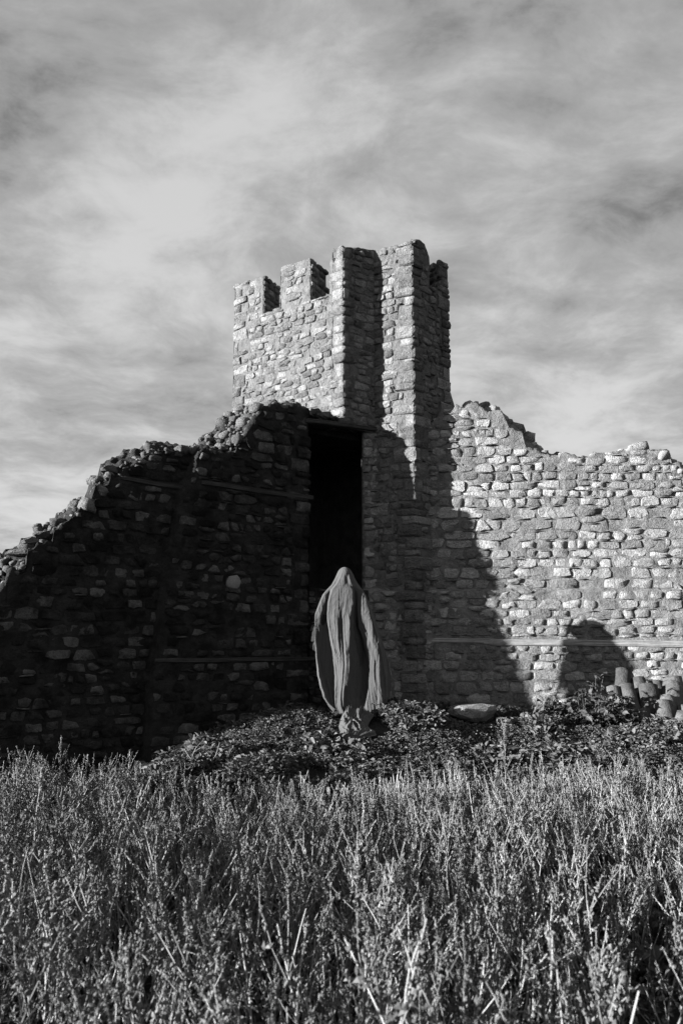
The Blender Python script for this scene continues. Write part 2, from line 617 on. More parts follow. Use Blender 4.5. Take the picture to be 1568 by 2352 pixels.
            # slivers and tile shards laid flat in the bed joint
            if shard > 0:
                u = 0.0
                zj = z + h + gap * 0.5
                while u < self.L:
                    if random.random() < shard:
                        hw = random.uniform(0.02, 0.07)
                        zz = zj + wav * noise.noise(Vector((u * 1.1, z * 0.7, ph * 0.02))) + random.uniform(-.006, .006)
                        if self.free(u, zz, hw, 0.008, tf):
                            bag.add('f', shard_mat or mat, frame_matrix(self.P(u, zz, self.offset(u, zz)), U, Z, N, hw, random.uniform(.005, .011), random.uniform(.018, .035), random.gauss(0, .08)), hw * 0.008)
                    u += random.uniform(0.07, 0.22)
            z += h + gap * random.uniform(0.7, 1.5)

    def rubble(self, bag, mat, tf, cw=.30, ch=.17, gap=(.006, .022), proud=(.004, .022), shard=.3, zr=(0.0, 9.0), shard_mat=None, miss=.04, jit=.55, seed=0, aspect=1.0):
        """roughly coursed rubble: cells grown around jittered seeds, trimmed to the wall, the openings, the corners and the timbers"""
        rs = np.random.RandomState(seed + 100)
        U = Vector((self.d.x, self.d.y, 0)); Z = Vector((0, 0, 1)); N = Vector((self.n.x, self.n.y, 0))
        pts, wts = [], []
        z = zr[0] - ch
        zmax = min(zr[1], float(tf[1].max()) + .3)
        row = 0
        while z < zmax:
            hh = ch * rs.choice([.62, .85, 1.0, 1.15, 1.35], p=[.22, .2, .25, .2, .13])
            u = -.3 + rs.uniform(0, cw)
            while u < self.L + .3:
                w = cw * rs.choice([.42, .7, 1.0, 1.4, 1.8], p=[.25, .25, .25, .17, .08]) * (.6 + .4 * hh / ch)
                if w < cw * .8 and rs.rand() < .22 and hh > ch * .9:     # two thin ones on top of each other
                    pts += [(u + w / 2, z + hh * .24), (u + w / 2 + rs.uniform(-.03, .03), z + hh * .76)]; wts += [-.15, -.15]
                else:
                    pts.append((u + w / 2 + rs.normal(0, .012), z + hh / 2 + rs.normal(0, .08 * jit) * hh + .04 * noise.noise(Vector((u * .9, z * .8, seed)))))
                    wts.append(rs.choice([-.3, -.1, 0, .1, .45], p=[.15, .25, .25, .2, .15]))
                u += w
            z += hh
            row += 1
        P = np.array(pts); W = np.array(wts) * (ch * .35) ** 2
        S = 2.1                                                # vertical distances count more: stones lie flat
        Q = P * np.array([1.0, S])
        for i in range(len(P)):
            u0, z0 = P[i]
            if u0 < -.1 or u0 > self.L + .1 or z0 > zmax or z0 < zr[0]: continue
            if rs.rand() < miss: continue
            d = Q - Q[i]
            dist = (d ** 2).sum(1)
            nb = np.where((dist < (cw * 2.4) ** 2) & (dist > 1e-9))[0]
            nb = nb[np.argsort(dist[nb])][:22]
            poly = [(-cw * 1.3, -ch * S * 1.3), (cw * 1.3, -ch * S * 1.3), (cw * 1.3, ch * S * 1.3), (-cw * 1.3, ch * S * 1.3)]

            def clip(poly, nx, ny, c):                          # keep nx*x+ny*y <= c
                out = []
                for k in range(len(poly)):
                    a, b = poly[k], poly[(k + 1) % len(poly)]
                    da, db = nx * a[0] + ny * a[1] - c, nx * b[0] + ny * b[1] - c
                    if da <= 0: out.append(a)
                    if (da < 0) != (db < 0):
                        t = da / (da - db)
                        out.append((a[0] + (b[0] - a[0]) * t, a[1] + (b[1] - a[1]) * t))
                return out
            for j in nb:
                L2 = dist[j]
                c = .5 * (L2 + W[i] - W[j]) / math.sqrt(L2)
                nx, ny = d[j] / math.sqrt(L2)
                poly = clip(poly, nx, ny, c)
                if len(poly) < 3: break
            if len(poly) < 3: continue
            xs = [q[0] for q in poly]; ys = [q[1] / S for q in poly]
            # trim to the wall
            zc0, zc1 = z0 + min(ys), z0 + max(ys)
            lo, hi = .012, self.L - .012
            for side, qa, qb, reach in self.quoins:
                if zc1 > qa + .01 and zc0 < qb - .01:
                    if side == 0: lo = max(lo, reach)
                    else: hi = min(hi, self.L - reach)
            poly = clip(poly, -1, 0, u0 - lo) if poly else poly
            if len(poly) > 2: poly = clip(poly, 1, 0, hi - u0)
            if len(poly) < 3: continue
            us = np.linspace(u0 + min(q[0] for q in poly), u0 + max(q[0] for q in poly), 5)
            top = float(np.interp(us, tf[0], tf[1]).min()) - .004
            bot = max(self.bot(float(x)) for x in us) + .004
            poly = clip(poly, 0, 1, (top - z0) * S)
            if len(poly) > 2: poly = clip(poly, 0, -1, (z0 - bot) * S)
            for (a, za, b, zb, hb) in self.bands:
                if len(poly) > 2 and us[-1] > a and us[0] < b:
                    zz = za + (zb - za) * (min(max(u0, a), b) - a) / (b - a)
                    sl = (zb - za) / (b - a)
                    if z0 > zz: poly = clip(poly, sl * S, -1, (z0 - zz - hb) * S)
                    else: poly = clip(poly, -sl * S, 1, (zz - hb - z0) * S)
            if self.split is not None and len(poly) > 2:
                b = float(np.interp(z0, self.split[0], self.split[1]))
                if u0 > b: poly = clip(poly, -1, 0, u0 - b - .01)
                else: poly = clip(poly, 1, 0, b - .02 - u0)
            if len(poly) < 3: continue
            pl = np.array([(q[0], q[1] / S) for q in poly])
            # drop nearly coincident corners
            keep = [k for k in range(len(pl)) if np.hypot(*(pl[k] - pl[k - 1])) > .018]
            pl = pl[keep]
            if len(pl) < 3: continue
            area = .5 * abs(np.sum(pl[:, 0] * np.roll(pl[:, 1], -1) - pl[:, 1] * np.roll(pl[:, 0], -1)))
            if area < .0011: continue
            cen = pl.mean(0)
            if shard and rs.rand() < shard:                     # a sliver of tile in the bed joint under this stone
                lw_ = min(np.ptp(pl[:, 0]) * .35, .08)
                zz = cen[1] - np.ptp(pl[:, 1]) * .5 + .004
                cu, cz = u0 + cen[0] + rs.uniform(-.02, .02), z0 + zz
                if self.free(cu, cz, lw_, .008, tf):
                    bag.add('f', shard_mat or mat, frame_matrix(self.P(cu, cz, self.offset(cu, cz)), U, Z, N, lw_, rs.uniform(.005, .010), rs.uniform(.016, .032), rs.normal(0, .07)), lw_ * .008)
            g = rs.uniform(*gap)
            rel = pl - cen
            rad = np.hypot(rel[:, 0], rel[:, 1])
            rel = rel * np.clip(1 - (g + .004) / np.maximum(rad * .75, .01), .35, 1)[:, None]
            # round off the corners
            out = []
            n = len(rel)
            for k in range(n):
                a, b, c_ = rel[k - 1], rel[k], rel[(k + 1) % n]
                la, lc = np.hypot(*(a - b)), np.hypot(*(c_ - b))
                r = rs.uniform(.06, .22)
                ra, rc = min(r * la, .05) / la, min(r * lc, .05) / lc
                out.append(b + (a - b) * ra); out.append(b + (c_ - b) * rc)
                if lc > .11: out.append(b + (c_ - b) * .5 + rs.normal(0, .006, 2))
            o = np.array(out)
            if len(o) > 13:
                o = o[np.sort(rs.choice(len(o), 13, replace=False))]
            o = o + rs.normal(0, .0035, o.shape)
            n = len(o)
            pr = rs.uniform(*proud)
            tl_ = rs.normal(0, .028, 2)
            rr = np.hypot(o[:, 0], o[:, 1])
            ins = np.clip(1 - rs.uniform(.004, .014, n) / np.maximum(rr, .02), .5, .97)[:, None]
            wv = rs.uniform(-.005, .004, n)
            V = np.concatenate([np.concatenate([o * 1.02, np.full((n, 1), -.03)], 1),
                                np.concatenate([o, (pr * .25 + o @ tl_ + wv * .6)[:, None]], 1),
                                np.concatenate([o * ins, (pr + (o * ins[:, :]) @ tl_ + wv)[:, None]], 1),
                                [[rs.normal(0, .01), rs.normal(0, .01), pr + rs.uniform(-.003, .007)]]])
            T = []
            for k in range(2):
                for q in range(n):
                    A, B = k * n + q, k * n + (q + 1) % n
                    T += [(A, B, B + n), (A, B + n, A + n)]
            for q in range(n): T.append((2 * n + q, 2 * n + (q + 1) % n, 3 * n))
            cu, cz = u0 + cen[0], z0 + cen[1]
            c3 = self.P(cu, cz, self.offset(cu, cz))
            bag.add('v', mat, frame_matrix(c3, U, Z, N, 1, 1, 1, 0), area, (V, np.array(T)))

    def top_rubble(self, bag, mat, tf, tb, u0, u1, step=0.13, size=(0.05, 0.12), rows=3, lift=0.0, sink=0.3, jitter=0.35, flat=0.6, skip=0.0):
        """stones lying along the broken top, front to back"""
        u = u0
        while u < u1:
            for r_ in range(rows):
                if random.random() < skip: continue
                s = (r_ + random.uniform(.15, .85)) / rows
                z = np.interp(u, tf[0], tf[1]) * (1 - s) + np.interp(u, tb[0], tb[1]) * s
                a = size[0] + (size[1] - size[0]) * random.random() ** 1.6
                b = a * random.uniform(.6, 1.1)
                c = a * random.uniform(.45, .8) * (flat / 0.6)
                e = Matrix.Rotation(random.gauss(0, jitter), 4, 'X') @ Matrix.Rotation(random.gauss(0, jitter), 4, 'Y') @ Matrix.Rotation(random.uniform(-.5, .5) + math.atan2(self.d.y, self.d.x), 4, 'Z')
                p = self.P(u + random.uniform(-.04, .04), float(z) + lift - c * sink * random.uniform(0, 1.4), self.offset(u, float(z)) * (1 - s) - s * (self.t - .04) - a * .3 * (r_ == 0))
                bag.add('b', mat, Matrix.Translation(p) @ e @ Matrix.Diagonal((a, b, c, 1)), a * c * 0.8)
            u += step * random.uniform(.6, 1.3)


def quoin_data(c, f1, f2, a, b, z0, z1, out, rs):
    """corner stone: c corner (2D), f1/f2 unit 2D directions along the two faces away from the corner"""
    bis = (f1 + f2)
    bis = bis / np.linalg.norm(bis)
    ch = 0.014 + rs.uniform(0, .012)
    inner = c + f1 * a * .8 + f2 * b * .8
    base = np.array([c + f1 * a, c + f1 * ch, c + f2 * ch, c + f2 * b, inner])
    # push the outline outwards
    cen = base.mean(0)
    lv = []
    h = z1 - z0
    for z, ins in ((z0, .018), (z0 + h * .14, 0), (z0 + h * .5, -.004), (z1 - h * .14, 0), (z1, .018)):
        q = base.copy()
        q[:4] = q[:4] - bis * (out - ins)
        q += rs.uniform(-.008, .008, q.shape)
        lv.append(np.concatenate([q, np.full((5, 1), z) + rs.uniform(-.006, .006, (5, 1))], 1))
    V = np.concatenate(lv)
    T = []
    n = 5
    for k in range(4):
        for i in range(n):
            A, B = k * n + i, k * n + (i + 1) % n
            T += [(A, B, B + n), (A, B + n, A + n)]
    for i in (1, 2, 3):
        T += [(0, i + 1, i), (4 * n, 4 * n + i, 4 * n + i + 1)]
    return V, np.array(T)


def quoins(bag, mat, c, f1, f2, z0, z1, hook1=None, hook2=None, hr=(.10, .22), a=(.14, .38), b=(.10, .26), out=0.012, gap=.018, seed=1, taper=None):
    """a stack of corner stones. hook = (wall, side) so that the face stones leave room"""
    rs = np.random.RandomState(seed)
    f1, f2, c = np.array(f1, float), np.array(f2, float), np.array(c, float)
    z = z0
    flip = False
    while z < z1 - .03:
        h = min(rs.uniform(*hr), z1 - z)
        if rs.rand() < .2: h = min(h * .55, z1 - z)
        ra = rs.uniform(*a) * (1.0 if flip else .65)
        rb = rs.uniform(*b) * (.65 if flip else 1.0)
        cc = c.copy()
        V, T = quoin_data(cc, f1, f2, ra, rb, z, z + h - gap * rs.uniform(.4, 1.2), out + rs.uniform(-.008, .022), rs)
        bag.add('q', mat, Matrix.Identity(4), (ra + rb) * h * .3, (V, T))
        if hook1: hook1[0].quoins.append((hook1[1], z, z + h, ra + .01))
        if hook2: hook2[0].quoins.append((hook2[1], z, z + h, rb + .01))
        z += h
        flip = not flip


def timber(name, parent, p0, p1, w, h, seed, sag=0.01, mat='wood'):
    """a split, weathered beam from p0 to p1 (3D), w deep, h high"""
    p0, p1 = Vector(p0), Vector(p1)
    d = p1 - p0
    L = d.length
    X = d.normalized()
    Yv = Vector((0, 0, 1)).cross(X).normalized()
    Zv = X.cross(Yv)
    nx, nr = max(int(L / .05), 6), 16
    rs = np.random.RandomState(seed)
    prof = []
    for k in range(nr):
        a = 2 * math.pi * (k + .5) / nr
        ca, sa = math.cos(a), math.sin(a)
        r = (abs(ca) ** 6 + abs(sa) ** 6) ** (-1 / 6)
        g = 1 - (0.14 if k in (2, 7, 10, 13) else 0) * rs.uniform(.3, 1)
        prof.append((ca * r * g, sa * r * g))
    prof = np.array(prof)
    V = []
    for i in range(nx + 1):
        s = i / nx
        tap = 1 - .35 * max(0, .03 - min(s, 1 - s)) / .03 * rs.uniform(.4, 1)
        dz = -sag * math.sin(math.pi * s) + .012 * noise.noise(Vector((s * L * 1.3, seed, 0)))
        for k in range(nr):
            j = 1 + .10 * noise.noise(Vector((s * L * 2.2, k * .9, seed * 3.1)))
            V.append((s * L, prof[k][0] * w / 2 * tap * j, prof[k][1] * h / 2 * tap * j + dz))
    Q = []
    for i in range(nx):
        for k in range(nr):
            a, b = i * nr + k, i * nr + (k + 1) % nr
            Q.append((a, b, b + nr, a + nr))
    V = np.array(V)
    T = []
    for base in (0, nx * nr):
        for k in range(1, nr - 1):
            T.append((base, base + k, base + k + 1) if base else (base, base + k + 1, base + k))
    me = mesh_np(name, V, quads=Q, tris=T, smooth=False)
    o = obj(name, me, M[mat], parent)
    m4 = Matrix(((X.x, Yv.x, Zv.x, p0.x), (X.y, Yv.y, Zv.y, p0.y), (X.z, Yv.z, Zv.z, p0.z), (0, 0, 0, 1)))
    o.matrix_local = Matrix.Translation(-parent.location) @ m4
    return o


def solid(name, poly, z0, z1, mat, parent):
    """closed prism over a plan polygon (counter-clockwise)"""
    n = len(poly)
    V = [(x, y, z0) for x, y in poly] + [(x, y, z1) for x, y in poly]
    me = bpy.data.meshes.new(name)
    loc = parent.location
    V = [(a - loc.x, b - loc.y, c - loc.z) for a, b, c in V]
    me.from_pydata(V, [], [tuple(range(n))[::-1], tuple(range(n, 2 * n))] + [(i, (i + 1) % n, n + (i + 1) % n, n + i) for i in range(n)])
    return obj(name, me, mat, parent)


# ------------------------------------------------------------------ the lie of the land
_py = np.array([-60, 2.0, 3.2, 5.0, 6.4, 7.2, 7.75, 8.2, 9.0, 14, 60])
_pz = np.array([0.0, 0.0, 0.03, 0.14, 0.33, 0.48, 0.66, 0.80, 0.75, 0.70, 0.3])


def ground_z(x, y):
    x, y = np.asarray(x, float), np.asarray(y, float)
    z = np.interp(y, _py, _pz)
    # the mound stops to the left, the ground in front of the left wall is low
    e = -0.75 - 0.9 * np.clip((8.2 - y) / 2.0, 0, 1.6)
    f = np.clip((x - (e - 1.6)) / 1.6, 0, 1)
    f = f * f * (3 - 2 * f)
    z = z * (0.22 + 0.78 * f)
    g = np.clip((x - 0.7) / 1.0, 0, 1)
    z = z - 0.17 * g * g * (3 - 2 * g) * np.exp(-((y - 8.3) / 1.0) ** 2)
    p = np.stack([x, y, np.zeros_like(x)], -1)
    far = np.clip(np.hypot(x, y) / 40, 0, 1)
    return z + 0.035 * fbm(p * 1.7, 3) * (1 - far) - 0.0


def gz(x, y):
    return float(ground_z(np.array([x]), np.array([y]))[0])


def build_ground():
    xs = np.unique(np.concatenate([np.linspace(-900, -12, 26), np.linspace(-12, 12, 260), np.linspace(12, 900, 26)]))
    ys = np.unique(np.concatenate([np.linspace(-900, -4, 26), np.linspace(-4, 14, 220), np.linspace(14, 1500, 34)]))
    X, Y = np.meshgrid(xs, ys)
    Z = ground_z(X.ravel(), Y.ravel())
    P = np.stack([X.ravel(), Y.ravel(), Z], 1)
    near = (np.hypot(P[:, 0], P[:, 1] - 5) < 12)
    P[:, 2] += near * 0.02 * fbm(P * 9, 2)
    drop = np.clip((np.hypot(P[:, 0], P[:, 1]) - 30) / 300, 0, 1)      # the hill falls away to the plain
    P[:, 2] -= drop * 6
    me = mesh_np('ground', P, quads=grid_quads(len(ys), len(xs)))
    tag(obj('ground', me, M['soil']), kind='structure')


build_ground()

# ------------------------------------------------------------------ RIGHT WALL
WY = 9.60
right = empty('stone_wall', (3.4, WY, 0.4))
tag(right, 'sunlit ruined rubble wall with jagged top right of the tower, timber strip along its foot', 'stone wall')
rw = Wall((0.30, WY), (7.2, WY), 0.55)
LEDGE = rw.hit(1200, 1356)[1]
rw.offset = lambda u, z: 0.10 if z < LEDGE else (0.10 * max(0.0, 1 - (z - LEDGE) / 0.02))
TFpx = [(700, 1000), (985, 975), (1005, 952), (1012, 945), (1046, 933), (1093, 930), (1117, 945), (1153, 947), (1162, 965), (1169, 985), (1199, 992), (1202, 1008), (1208, 1028),
        (1240, 1042), (1264, 1050), (1303, 1043), (1343, 1050), (1375, 1040), (1414, 1036), (1450, 1030), (1489, 1030), (1494, 1040), (1537, 1038),
        (1541, 1060), (1560, 1068), (1566, 1090), (1640, 1100), (1700, 1160), (1780, 1180), (1900, 1260), (2000, 1300)]
TBpx = [(700, 1000), (985, 975), (1060, 936), (1103, 932), (1160, 952), (1173, 968), (1202, 975), (1206, 994), (1219, 996), (1221, 1018), (1236, 1020), (1238, 1036),
        (1262, 1042), (1290, 1052), (1343, 1056), (1414, 1042), (1494, 1044), (1537, 1050), (1560, 1080), (1640, 1110), (1780, 1190), (2000, 1310)]
tfr = rw.top_from(TFpx)
tbr = rw.top_from(TBpx, 0.55)
z_tim = rw.hit(1300, 1475)[1]
ua, ub, uc = rw.hit(885, 1462)[0], rw.hit(1135, 1470)[0], rw.hit(1110, 1470)[0]
rw.bands = [(0.2, z_tim + .06, ub, z_tim + .02, .06), (uc, z_tim + .015, 9, z_tim, .06), (0, LEDGE, 9, LEDGE, .012)]
bag = Stones(right)
rw.core('mortar_core', M['mortar_r'], right, tfr, tbr, step=.032, rough=.013, toprough=.05, seed=3)
rw.sides = (0.0, 0.02)
rw.rubble(bag, M['stone_r'], tfr, cw=.28, ch=.142, gap=(.003, .018), proud=(.001, .014), shard=.55, zr=(.4, 9), shard_mat=M['shard'], miss=.04, seed=1)
rw.top_rubble(bag, M['stone_r'], tfr, tbr, rw.hit(1000, 950)[0], 6.6, step=.17, size=(.06, .12), rows=3, sink=1.0, jitter=.15, flat=.7)
# the pale boulder crowning the right-hand stretch and the big squared one beside it
for px, py, a, b, c in ((1462, 1030, .155, .14, .085), (1515, 1052, .16, .14, .09), (1556, 1082, .11, .12, .075)):
    p = at_depth(px, py, WY + .10)
    bag.add('b', M['stone_r'], Matrix.Translation(p) @ Matrix.Rotation(-.15, 4, 'Y') @ Matrix.Diagonal((a, b, c, 1)), .03)
bag.build()
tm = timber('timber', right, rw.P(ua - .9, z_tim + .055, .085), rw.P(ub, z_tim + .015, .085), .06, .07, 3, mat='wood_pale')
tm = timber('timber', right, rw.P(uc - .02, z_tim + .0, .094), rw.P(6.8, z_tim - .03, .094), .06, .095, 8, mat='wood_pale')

# ------------------------------------------------------------------ TOWER
tower = empty('tower', (0.2, 9.8, 0.3))
tag(tower, 'square stone watchtower with broken battlements and a tall dark doorway', 'tower')
C0 = np.array((1.03, 9.40))                                   # outer corner of the right-hand panel
a20 = R(20)
dP = np.array((-math.cos(a20), math.sin(a20)))
PL = C0 + dP * 0.70                                           # left end of the panel, the right jamb of the doorway
CI = C0 + dP * 0.565                                          # inner corner
CL = np.array((0.02, 9.34))                                   # near corner of the left face
dL = np.array((-math.cos(R(33)), math.sin(R(33))))
LE = CL + dL * 2.08
dR = np.array((.77, .64)); dR /= np.linalg.norm(dR)
RE = C0 + dR * 0.78
TT = 0.42

bag = Stones(tower)
wl = Wall(LE, CL, TT)
ws = Wall(CL, CI, TT)
wp = Wall(PL, C0, TT)
wr = Wall(C0, RE, TT)
z_lin = 4.72                                                  # underside of the masonry over the doorway
tl = wl.top_from([(480, 668), (533, 657), (604, 633), (605, 720), (643, 711), (645, 613), (712, 594), (713, 688), (763, 674), (764, 570), (800, 566)])
ts = ws.top_from([(770, 566), (800, 566), (830, 570), (862, 574), (880, 574)])
tp = wp.top_from([(840, 575), (862, 574), (905, 566), (930, 555), (960, 551), (980, 551)])
tr = wr.top_from([(950, 551), (961, 551), (975, 562), (985, 590), (986, 655), (1013, 668), (1014, 600), (1030, 606), (1040, 640)])
LB = lambda w: (lambda u: z_lin if u > w.L - 1.25 else 0.0)
wl.bot = LB(wl)
ws.bot = lambda u: z_lin
wl.bot_z = z_lin
for w_, tf_, sd_ in ((wl, tl, 1), (ws, ts, 2), (wp, tp, 3), (wr, tr, 4)):
    tb_ = (tf_[0], tf_[1] - .01)
    w_.core('mortar_core', M['mortar_t'], tower, tf_, tb_, step=.03, rough=.012, toprough=.02, seed=sd_ * 5)
# back walls and roof close the inside of the tower
BL, BR = (LE[0] + 1.2, LE[1] + 1.9), (RE[0] + .3, RE[1] + 1.2)
solid('rear_wall', [tuple(LE + [.02, .02]), (LE[0] + .35, LE[1] - .1), (BL[0] + .2, BL[1] - .3), (BR[0] - .2, BR[1] - .3), (RE[0] - .32, RE[1] + .05), tuple(RE - [.02, -.03]), BR, BL], 0.0, 5.6, M['mortar_t'], tower)
solid('roof_slab', [tuple(CL + [-1.5, 1.2]), tuple(CL + [-.05, .25]), tuple(CI + [0, .15]), tuple(C0 + [-.2, .25]), (RE[0] - .2, RE[1] + .2), (BR[0] - .1, BR[1] - .15), (BL[0] + .1, BL[1] - .15)], 5.3, 5.45, M['mortar_t'], tower)
# corner stones
topz = lambda tf, u: float(np.interp(u, tf[0], tf[1]))
quoins(bag, M['stone_t'], LE, -dL, np.array(-wl.n), 0.3, topz(tl, .05), (wl, 0), None, seed=2)
quoins(bag, M['stone_t'], CL, dL, np.array(ws.d), z_lin + .02, topz(ts, 0.05), (wl, 1), (ws, 0), seed=3, out=.012, a=(.08, .26), b=(.08, .22))
quoins(bag, M['stone_t'], C0, dP, dR, 0.4, topz(tp, wp.L - .01), (wp, 1), (wr, 0), seed=4, out=.018, a=(.16, .36), b=(.12, .34))
quoins(bag, M['stone_t'], RE, -dR, np.array(-wr.n), 2.6, topz(tr, wr.L - .01), (wr, 1), None, seed=5, a=(.12, .3), out=.02)
quoins(bag, M['stone_t'], PL, -dP, np.array(-wp.n), 0.4, z_lin - .02, (wp, 0), None, seed=6, a=(.12, .34), out=.012)
for w_, tf_, zr_ in ((wl, tl, (3.2, 9)), (ws, ts, (z_lin, 9)), (wp, tp, (.5, 9)), (wr, tr, (2.2, 9))):
    w_.rubble(bag, M['stone_t'], tf_, cw=.20, ch=.108, gap=(.002, .011), proud=(.003, .020), shard=.25, zr=zr_, shard_mat=M['shard'], miss=.03, seed=sum(map(ord, str(zr_))) + int(w_.L * 100))
# coping stones and the flanks of the merlons
zlow = topz(tl, wl.hit(630, 712)[0])
for w_, tf_, rng in ((wl, tl, [(533, 603, 645), (646, 711, 605), (765, 786, 568), (606, 643, 716), (714, 762, 681)]), (ws, ts, [(789, 860, 570)]), (wp, tp, [(864, 958, 560)]), (wr, tr, [(962, 983, 570), (1015, 1029, 603)])):
    for a_, b_, yy in rng:
        u0, u1 = w_.hit(a_, yy)[0], w_.hit(b_, yy)[0]
        w_.top_rubble(bag, M['stone_t'], tf_, (tf_[0], tf_[1]), u0 + .05, u1 - .02, step=.12, size=(.05, .085), rows=3, sink=1.2, jitter=.08, flat=.5)


def flank(w_, px, py_top, tf_, sgn, zt, zb, mat):
    """stones on the end face of a merlon"""
    u = w_.hit(px, (py_top))[0]
    z = zb
    U = Vector((-w_.n.x, -w_.n.y, 0)); N = Vector((w_.d.x, w_.d.y, 0)) * sgn; Z = Vector((0, 0, 1))
    while z < zt - .03:
        h = random.uniform(.07, .13)
        s = 0.0
        while s < w_.t - .04:
            ww = random.uniform(.08, .2)
            c = w_.P(u, z + h / 2, -(s + ww / 2))
            bag.add('f', mat, frame_matrix(c, U * sgn, Z, N, ww / 2 - .008, h / 2 - .006, random.uniform(.012, .035), random.gauss(0, .04)), ww * h * .2)
            s += ww + .01
        z += h + .006


z1_ = topz(tl, wl.hit(590, 640)[0]); flank(wl, 604.5, 680, tl, 1, z1_, zlow, M['stone_t'])
z1_ = topz(tl, wl.hit(700, 600)[0]); flank(wl, 712.5, 640, tl, 1, z1_, topz(tl, wl.hit(740, 680)[0]), M['stone_t'])
z1_ = topz(tr, wr.hit(1022, 603)[0]); flank(wr, 1013.5, 640, tr, -1, z1_, z1_ - .6, M['stone_t'])
# masonry over the doorway, set on the lintel
JB = np.array((-0.44, 9.08))                                   # left jamb
w_over = Wall(JB + np.array((-.25, -.09)), PL + np.array((.02, -.035)), .5)
w_over.bot = lambda u: topz(lin_line, u) + .02
u_a, z_a = w_over.hit(700, 968)
u_b, z_b = w_over.hit(862, 990)
lin_line = (np.array([u_a, u_b]), np.array([z_a + .03, z_b + .03]))
to = w_over.top_from([(690, 950), (725, 952), (760, 958), (790, 952), (815, 946), (835, 950), (862, 955)])
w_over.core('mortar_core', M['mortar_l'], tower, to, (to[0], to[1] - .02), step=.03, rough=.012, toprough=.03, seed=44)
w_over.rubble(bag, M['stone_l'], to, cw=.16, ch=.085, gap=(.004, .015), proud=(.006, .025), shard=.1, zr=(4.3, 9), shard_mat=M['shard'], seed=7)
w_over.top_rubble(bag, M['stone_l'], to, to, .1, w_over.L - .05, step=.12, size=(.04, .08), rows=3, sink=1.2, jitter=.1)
bag.build()
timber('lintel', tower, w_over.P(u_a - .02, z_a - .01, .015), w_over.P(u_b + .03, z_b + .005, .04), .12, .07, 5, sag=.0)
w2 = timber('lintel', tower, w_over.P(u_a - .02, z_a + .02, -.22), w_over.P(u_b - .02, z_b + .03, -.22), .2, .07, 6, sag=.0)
# floor of the doorway and the masonry under its sill
SILL = wp.hit(900, 1357)[1]
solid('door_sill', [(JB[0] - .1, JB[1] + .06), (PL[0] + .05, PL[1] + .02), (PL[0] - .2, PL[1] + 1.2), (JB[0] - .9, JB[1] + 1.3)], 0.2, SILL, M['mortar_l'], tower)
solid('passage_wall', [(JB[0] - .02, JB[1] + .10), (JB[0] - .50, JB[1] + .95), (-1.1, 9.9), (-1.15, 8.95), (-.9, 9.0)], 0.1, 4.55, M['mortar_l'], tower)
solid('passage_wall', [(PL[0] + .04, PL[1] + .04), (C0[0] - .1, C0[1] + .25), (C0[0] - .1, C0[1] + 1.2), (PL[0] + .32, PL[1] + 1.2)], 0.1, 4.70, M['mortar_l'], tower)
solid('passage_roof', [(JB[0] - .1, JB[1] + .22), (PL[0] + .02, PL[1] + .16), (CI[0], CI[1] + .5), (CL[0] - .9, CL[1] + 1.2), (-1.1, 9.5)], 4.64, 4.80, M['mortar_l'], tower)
# plinth under the panel, flush with the foot of the right-hand wall
plinth = Wall((JB[0] + .0, 9.42), (0.72, 9.50), .4)
plw = Wall((.36, 9.475), (1.28, 9.495), .35)
tpl = (np.array([0, plw.L]), np.array([SILL, SILL + .0]))
bag = Stones(tower)
plw.core('plinth_core', M['mortar_r'], tower, tpl, tpl, step=.032, rough=.012, toprough=.015, seed=71)
plw.bands = [(.5, z_tim + .06, 3, z_tim + .05, .055)]
plw.rubble(bag, M['stone_r'], tpl, cw=.25, ch=.135, gap=(.004, .018), proud=(.001, .015), shard=.4, zr=(.4, 9), shard_mat=M['shard'], seed=8)
pl2 = Wall((JB[0] - .03, JB[1] + .03), (.37, 9.474), .35)
tp2 = (np.array([0, pl2.L]), np.array([SILL, SILL]))
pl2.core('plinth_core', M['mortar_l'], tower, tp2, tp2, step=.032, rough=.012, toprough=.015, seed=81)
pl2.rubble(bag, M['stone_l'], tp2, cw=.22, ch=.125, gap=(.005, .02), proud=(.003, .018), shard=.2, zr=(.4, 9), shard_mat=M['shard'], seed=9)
bag.build('plinth_stone')

# ------------------------------------------------------------------ LEFT WALL
left = empty('ruined_wall', (-2.6, 7.7, 0.2))
tag(left, 'shaded ruined rubble wall stepping down to the left of the dark doorway', 'stone wall')
dB = np.array((-math.cos(R(32)), -math.sin(R(32))))
LB_end = JB + dB * 5.0
lw = Wall(LB_end, JB, 0.55)
# the right stretch stands a hand's width proud of the left stretch, along a slanting break
br = [lw.hit(*p) for p in ((462, 1020), (440, 1090), (415, 1150), (402, 1230), (382, 1350), (356, 1515), (346, 1620), (340, 1760))]
br_z = np.array([q[1] for q in br][::-1]); br_u = np.array([q[0] for q in br][::-1])


def lw_off(u, z):
    b = float(np.interp(z, br_z, br_u))
    return -0.13 * min(1.0, max(0.0, (b - u) / 0.035))


